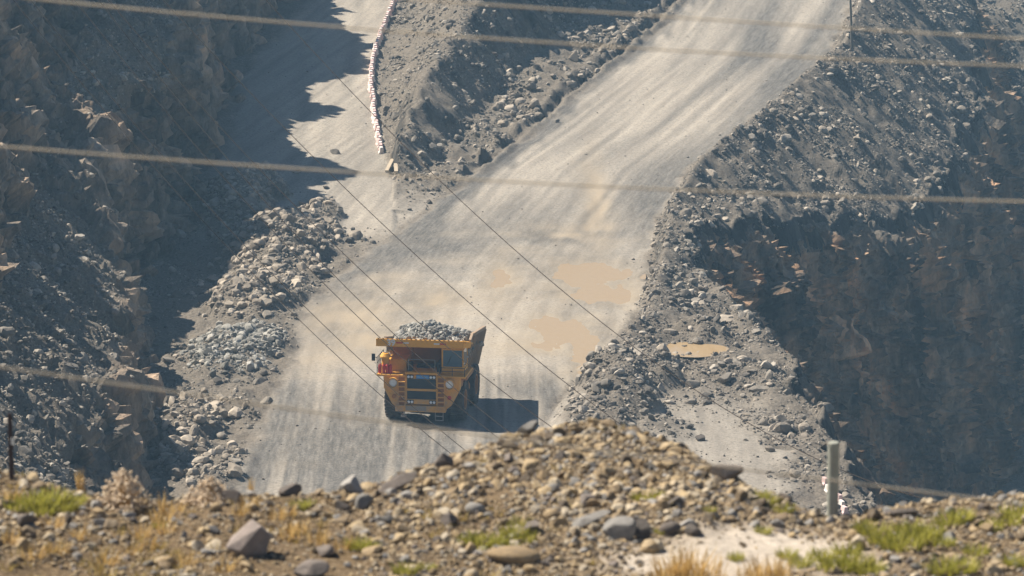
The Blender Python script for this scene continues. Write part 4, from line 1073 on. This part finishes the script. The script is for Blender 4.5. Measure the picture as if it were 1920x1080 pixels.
BIG = [(1330, 560, .5), (1300, 530, .5), (1345, 585, .5), (1320, 600, .4), (1270, 470, .5), (1290, 480, .45), (1300, 450, .4), (1260, 540, .4), (1380, 560, .4), (1410, 700, .45), (1340, 700, .4), (1375, 690, .4), (1285, 745, .4), (1330, 740, .4), (1395, 745, .35), (1240, 730, .45), (1200, 740, .4), (1180, 700, .4), (1150, 760, .4), (1420, 290, .6), (1470, 330, .6), (1690, 300, .6), (1740, 340, .7), (1700, 80, .7), (1650, 60, .5), (1780, 30, .7), (1620, 130, .5), (1530, 150, .5)]
for k, (px, py, s) in enumerate(BIG):
    boulder(px, py, s * .72, RUBBLE, 'grey block among the rubble between the right road edge and the pit', 130 + k, group='blocks of the right hand rubble')

# single rocks of the bank
def stone(px, py, size, mat, lab, seed, stretch=(1, 1, 1), rounded=False, sink=.35, rot=None):
    g = fg_px(px, py)
    if not g: 
        yy = 37; g = at(px, py, yy)
    o = rock_object('boulder' if size > .1 else 'stone', (g[0], g[1], g[2] + size * sink), size, mat, seed, rounded, stretch, rot)
    tag(o, lab, 'rock' if size > .1 else 'stone')
MAUVE = rock_material('mauve brown stone', [(0.0, (0.24, 0.2, 0.18)), (1.0, (0.3, 0.25, 0.225))], 12.0, bumpd=0.015)
g = fg_px(465, 1040)
bv = [(-1, -.45, -.2), (-.35, -.8, -.25), (.55, -.55, .75), (.2, .3, .85), (-.7, .3, .05), (1.0, -.3, .25), (.75, -.5, -.6), (-.1, -.6, -.75), (.8, .5, .3), (.3, .6, -.6), (-.6, .5, -.5)]
o = MB().hull(bv).build('boulder', MAUVE, None, .04); o.location = (g[0], g[1], g[2] + .13); o.scale = (.2, .2, .2); o.rotation_euler = (.05, 0, .1)
tag(o, 'large brown boulder with a dark underside in the left foreground', 'rock')
stone(430, 945, .14, DARKROCK, 'reddish brown block on the left crest above the large boulder', 2)
stone(546, 924, .11, DARKROCK, 'dark rock with a pale left side on the crest near the road', 3)
stone(660, 922, .16, GREYSTONE, 'pale boulder on the crest at the foot of the mound', 4)
stone(683, 952, .125, GREYSTONE, 'pale grey stone in front of the pale crest boulder', 5)
stone(745, 920, .2, DARKROCK, 'long flat dark slab leaning on the left flank of the stony mound', 6, (1.25, .6, .5), sink=.4, rot=(0.2, -.55, .15))
stone(830, 880, .13, DARKROCK, 'dark jagged rock standing upright on the left shoulder of the mound', 7, (.8, .8, 1.15), sink=.6, rot=(.1, .3, .4))
stone(880, 880, .09, GREYSTONE, 'flat pale oval stone beside the jagged dark rock', 8, (1, .7, .8), True)
stone(990, 815, .115, GREYSTONE, 'grey boulder on the mound top beside the truck shadow', 9, sink=.5)
stone(1365, 900, .14, DARKROCK, 'dark wedge shaped rock on the right shoulder of the mound', 10, (1.1, .8, .75), sink=.5)
stone(1160, 1010, .185, GREYSTONE, 'large cracked grey block in the lower middle of the mound', 11, (.85, .8, 1.0), sink=.5)
stone(1205, 1010, .13, DARKROCK, 'dark grey block touching the right side of the cracked grey block', 12, (.8, .8, 1.1), sink=.5)
stone(1105, 985, .14, GREYSTONE, 'long curved light stone leaning left of the cracked block', 13, (1.5, .6, .5), rot=(0, -.35, .1))
stone(1100, 945, .12, DARKROCK, 'dark grey block above the curved light stone', 14)
stone(1255, 1000, .1, DARKROCK, 'dark rounded stone right of the cracked block', 15, rounded=True)
stone(892, 962, .1, GREYSTONE, 'light blue grey stone near the middle of the mound', 16, rounded=True)
stone(965, 1052, .23, PEBBLE, 'long flat tan slab at the bottom middle of the picture', 17, (1.35, .8, .4), True, sink=.2, rot=(0, .05, .1))
stone(1000, 1000, .12, DARKROCK, 'dark stone beside the green tuft below the mound', 18)
stone(1035, 925, .085, GREYSTONE, 'grey upright stone in the centre of the mound', 19)
stone(640, 958, .1, DARKROCK, 'rusty brown block beside the pale grey stone', 20, (.7, .7, 1))
stone(838, 985, .1, DARKROCK, 'dark stone left of the green patch on the mound', 21)
stone(1290, 990, .1, GREYSTONE, 'grey stone at the edge of the pale sand', 22)
stone(1300, 1000, .09, DARKROCK, 'dark stone below the grey stone at the sand edge', 23)
stone(1690, 970, .12, DARKROCK, 'dark flat rock on the crest right of the post', 24, (1.4, .8, .5))
stone(1612, 1030, .12, PEBBLE, 'brown upright rock in the grass below the post', 25, (.6, .6, 1.2), sink=.5)
stone(1265, 950, .08, DARKROCK, 'dark stone on the right slope of the mound', 26)
stone(190, 985, .07, GREYSTONE, 'small white stone in the weeds at left', 27)
stone(48, 985, .1, DARKROCK, 'dark rock in the weeds near the left edge', 28)
stone(400, 1000, .07, GREYSTONE, 'white stone left of the large brown boulder', 29)
stone(610, 1042, .12, DARKROCK, 'dark rock near the bottom edge right of the large brown boulder', 30)
stone(580, 1078, .14, DARKROCK, 'dark rounded rock at the bottom edge below the brown boulder', 31, (1.3, .9, .6))
stone(700, 1040, .11, PEBBLE, 'flat tan stone left of the long tan slab', 32, (1.4, .9, .4))
stone(1050, 862, .07, DARKROCK, 'dark stone high on the mound', 33)
stone(955, 868, .09, DARKROCK, 'grey dark stone on the upper left of the mound', 34)
stone(1470, 930, .08, DARKROCK, 'dark stone beside the bright weed right of the mound', 35)

# grass and weeds
def leafmat(name, a, b_):
    m, nt, b = new_mat(name)
    isl = N(nt, 'ShaderNodeNewGeometry').outputs['Random Per Island']
    nt.links.new(ramp(nt, isl, [(0.0, a), (1.0, b_)]), b.inputs['Base Color'])
    b.inputs['Roughness'].default_value = 0.6; b.inputs['Specular IOR Level'].default_value = 0.2
    tr = N(nt, 'ShaderNodeBsdfTranslucent'); nt.links.new(ramp(nt, isl, [(0.0, a), (1.0, b_)]), tr.inputs[0])
    ms = N(nt, 'ShaderNodeMixShader'); ms.inputs[0].default_value = 0.45
    nt.links.new(b.outputs[0], ms.inputs[1]); nt.links.new(tr.outputs[0], ms.inputs[2]); nt.links.new(ms.outputs[0], nt.nodes['Material Output'].inputs[0])
    return m
GREEN = leafmat('yellow green grass', (0.2, 0.205, 0.03), (0.45, 0.41, 0.085))
STRAW = leafmat('amber dry grass', (0.42, 0.26, 0.08), (0.64, 0.46, 0.2))
def blades(n, rad, h, seed, spread=0.5, width=.006):
    r = np.random.default_rng(seed)
    a = r.uniform(0, 2 * pi, n); rr = rad * np.sqrt(r.uniform(0, 1, n)); base = np.stack([rr * np.cos(a), rr * np.sin(a), np.full(n, -.01)], -1)
    L = h * r.uniform(.45, 1.1, n); la = a + r.normal(0, .6, n); ln = spread * r.uniform(.2, 1.2, n)
    d = np.stack([np.cos(la) * ln, np.sin(la) * ln, np.ones(n)], -1); d /= np.linalg.norm(d, axis=1)[:, None]
    sd = np.stack([-np.sin(la + r.normal(0, 1, n)), np.cos(la), 0 * la], -1)
    V = []
    for t, w in ((0, 1), (.45, .8), (.8, .5), (1, .05)):
        c = base + d * (L * t)[:, None] + np.stack([np.cos(la), np.sin(la), -.6 * np.ones(n)], -1) * (L * ln * .5 * t * t)[:, None]
        V += [c - sd * width * w, c + sd * width * w]
    V = np.stack(V, 1)
    F = np.array([[0, 1, 3, 2], [2, 3, 5, 4], [4, 5, 7, 6]])
    return V.reshape(-1, 3), (F[None] + (np.arange(n) * 8)[:, None, None]).reshape(-1, 4)
TUFT = {}
def tuft(px, py, kind, size, k, lab, grp):
    key = (kind, k % 4)
    if key not in TUFT:
        if kind == 'green': V, F = blades(150, .14, .17, 500 + k, .55, .006); mt = GREEN
        elif kind == 'dry': V, F = blades(46, .11, .22, 520 + k, .45, .005); mt = STRAW
        else: V, F = blades(40, .05, .42, 540 + k, .13, .006); mt = STRAW
        TUFT[key] = mesh_np('grass_tuft', V, F, mt, True, link=False)
    g = fg_px(px, py)
    if not g: return
    o = bpy.data.objects.new('grass_tuft', TUFT[key]); COL.objects.link(o)
    o.location = (g[0], g[1], g[2]); o.rotation_euler = (0, 0, k * 1.7); o.scale = (size, size, size * (1.0))
    tag(o, lab, 'grass tuft', grp)
GR = [(60, 950, 1.0), (95, 945, 1.1), (120, 958, .8), (30, 955, .8), (75, 965, .9), (140, 945, .7)]
for k, (px, py, s) in enumerate(GR): tuft(px, py, 'green', s, k, 'bright green tuft in the patch on the crest at the far left', 'green tufts of the left patch')
GR = [(880, 1022, .8), (905, 1028, .9), (930, 1022, .8), (965, 1005, .8), (975, 985, .6), (985, 1015, .7), (950, 1030, .6)]
for k, (px, py, s) in enumerate(GR): tuft(px, py, 'green', s, k + 1, 'yellow green tuft in the patch low on the middle of the mound', 'green tufts of the middle patch')
GR = [(1640, 1005, .9), (1660, 1020, 1.0), (1690, 1030, 1.2), (1720, 1015, 1.0), (1745, 1005, .9), (1705, 1000, .9), (1780, 985, .9), (1800, 975, .8), (1910, 975, 1.1), (1890, 985, .9), (1860, 995, .7), (1620, 995, .7), (1770, 1025, .7), (1830, 1040, .7)]
for k, (px, py, s) in enumerate(GR): tuft(px, py, 'green', s, k + 2, 'yellow green tuft growing on the bank right of the grey post', 'green tufts right of the post')
GR = [(1210, 940, .6), (1225, 935, .6), (1198, 938, .5)]
for k, (px, py, s) in enumerate(GR): tuft(px, py, 'green', s, k, 'bright green tuft high on the right slope of the mound', 'green tufts of the upper right mound')
GR = [(1435, 945, .7), (1425, 935, .6), (1470, 960, .6), (1330, 960, .4), (1430, 1000, .5)]
for k, (px, py, s) in enumerate(GR): tuft(px, py, 'green', s, k + 1, 'green weed tuft between the mound and the grey post', 'green tufts between mound and post')
GR = [(1570, 1070, 1.1), (1600, 1065, 1.0), (1540, 1050, .8), (1590, 1040, .8), (1500, 1060, .7), (1770, 1075, 1.0), (1800, 1072, 1.0), (1630, 1075, .9), (1475, 1045, .6), (1380, 1050, .5), (1900, 1060, .7)]
for k, (px, py, s) in enumerate(GR): tuft(px, py, 'green', s, k + 3, 'green tuft near the bottom edge on the sandy right bank', 'green tufts of the sandy bank')
GR = [(672, 1028, .7), (690, 1032, .6), (560, 955, .6), (575, 950, .5), (760, 1075, .7), (800, 1070, .5), (300, 990, .4), (1240, 1000, .4)]
for k, (px, py, s) in enumerate(GR): tuft(px, py, 'green', s, k, 'small green tuft among the stones left of the middle patch', 'small scattered green tufts')
GR = [(305, 980, .9), (310, 1000, .8), (265, 1010, .8), (280, 1030, .7), (545, 1010, 1.0), (560, 1000, .9), (600, 1020, .9), (640, 1030, .7), (520, 975, .7), (540, 965, .7), (20, 1020, .8), (60, 1050, .9), (110, 1040, .8), (200, 1060, .9), (350, 1060, .8), (250, 1040, .7), (450, 965, .7), (470, 950, .7), (420, 1070, .8), (150, 1010, .7), (100, 990, .7), (20, 940, .8), (330, 960, .6)]
for k, (px, py, s) in enumerate(GR): tuft(px, py, 'dry', s, k, 'amber dry grass tuft among the stones of the left bank', 'dry tufts of the left bank')
GR = [(1270, 1085, 1.3), (1290, 1088, 1.4), (1310, 1085, 1.3), (1330, 1088, 1.2), (1420, 1085, 1.0), (1440, 1085, 1.1), (1465, 1085, 1.0), (1400, 1088, .9), (1250, 1088, 1.2)]
for k, (px, py, s) in enumerate(GR): tuft(px, py, 'dry', s, k, 'tall amber grass at the bottom edge below the pale sand', 'dry tufts below the sand')
for k, (px, py, s, lab) in enumerate([(152, 925, .6, 'tall orange dry stalk on the crest at left'), (305, 965, .55, 'dry amber stalk below the pale flowering bush'), (1285, 1086, .8, 'tall dry stalk at the bottom edge by the sand'), (470, 925, .45, 'short dry stalk on the crest beside the reddish block')]):
    tuft(px, py, 'stalk', s, k, lab, None)
r = np.random.default_rng(77)
Vs, Fs, off = [], [], 0
wgt = (np.clip(0.35 + 1.4 * fbm(FXX * .9, FYY * .7, None, 3, 230), 0, 2) * (np.abs(FXX / FYY) < .3) * (FYY > 33) * (FYY < fyc + .2) * (1 - .8 * mound_m) * (1 - sand) * (.35 + sstep(1, -1.5, FXX)) ).ravel(); wgt = wgt / wgt.sum()
for q, kk in enumerate(r.choice(len(wgt), 700, p=wgt)):
    v, f = blades(int(r.integers(10, 26)), r.uniform(.02, .07), r.uniform(.05, .14), 900 + q, .6, .0045)
    x, y = FXX.ravel()[kk], FYY.ravel()[kk]
    Vs.append(v + (x, y, float(fheight(x, y)))); Fs.append(f + off); off += len(v)
WEED = leafmat('mixed dry weeds', (0.2, 0.13, 0.045), (0.42, 0.33, 0.11))
tag(mesh_np('dry_weeds', np.concatenate(Vs), np.concatenate(Fs), WEED, True), kind='stuff')
# pale flowering bushes on the crest
FLOW = plain('pale dry blossom', (0.62, 0.5, 0.37), 0.9, spec=0.1, dirt=0.5, dcol=(0.45, 0.33, 0.2), scale=9)
for px, py, R_, H_, lab in [(232, 952, .25, .34, 'peaked bush of pale dry blossoms on the crest at left'), (395, 945, .22, .24, 'low bush of pale dry blossoms left of the reddish block')]:
    g = fg_px(px, py)
    o = empty('dry_bush', (g[0], g[1], g[2])); tag(o, lab, 'bush')
    r = np.random.default_rng(int(px)); n = 620
    a = r.uniform(0, 2 * pi, n); e = np.arccos(r.uniform(0, 1, n)); q = r.uniform(.55, 1.0, n) ** .5
    hh = r.uniform(0, 1, n) ** 1.5; rr = R_ * (1 - hh) ** .6 * r.uniform(.5, 1.1, n) * (1 + .25 * np.sin(3 * a + px)); P = np.stack([rr * np.cos(a), rr * np.sin(a), H_ * hh * r.uniform(.85, 1.1, n)], -1)
    v, f = merge_rocks(P, r.uniform(.009, .022, n), T0)
    mesh_np('blossom', v, f, FLOW, True, parent=o)
    m = MB()
    for k in range(0, n, 7): m.cyl((P[k, 0] * .1, P[k, 1] * .1, -.02), tuple(P[k]), .003, .002, 5)
    m.build('stem', STRAW, o)

# ------------------------------------------------------------------ haze over the pit
hz = MB().box(-140, 140, -15, 540, -90, 75).build('haze', None, None) if False else None
me = bpy.data.meshes.new('haze'); bm = bmesh.new(); bmesh.ops.create_cube(bm, size=1, matrix=Matrix.Translation((0, 262, -8)) @ Matrix.Diagonal((290, 560, 160, 1))); bm.to_mesh(me); bm.free()
hzm = bpy.data.materials.new('pit haze'); hzm.use_nodes = True; nt = hzm.node_tree; nt.nodes.clear()
out = nt.nodes.new('ShaderNodeOutputMaterial'); pv = nt.nodes.new('ShaderNodeVolumePrincipled')
pv.inputs['Color'].default_value = (0.42, 0.72, 1.0, 1); pv.inputs['Density'].default_value = 0.0003; pv.inputs['Anisotropy'].default_value = 0.0
nt.links.new(pv.outputs[0], out.inputs['Volume'])
me.materials.append(hzm)
hz = bpy.data.objects.new('haze', me); COL.objects.link(hz); tag(hz, kind='stuff')
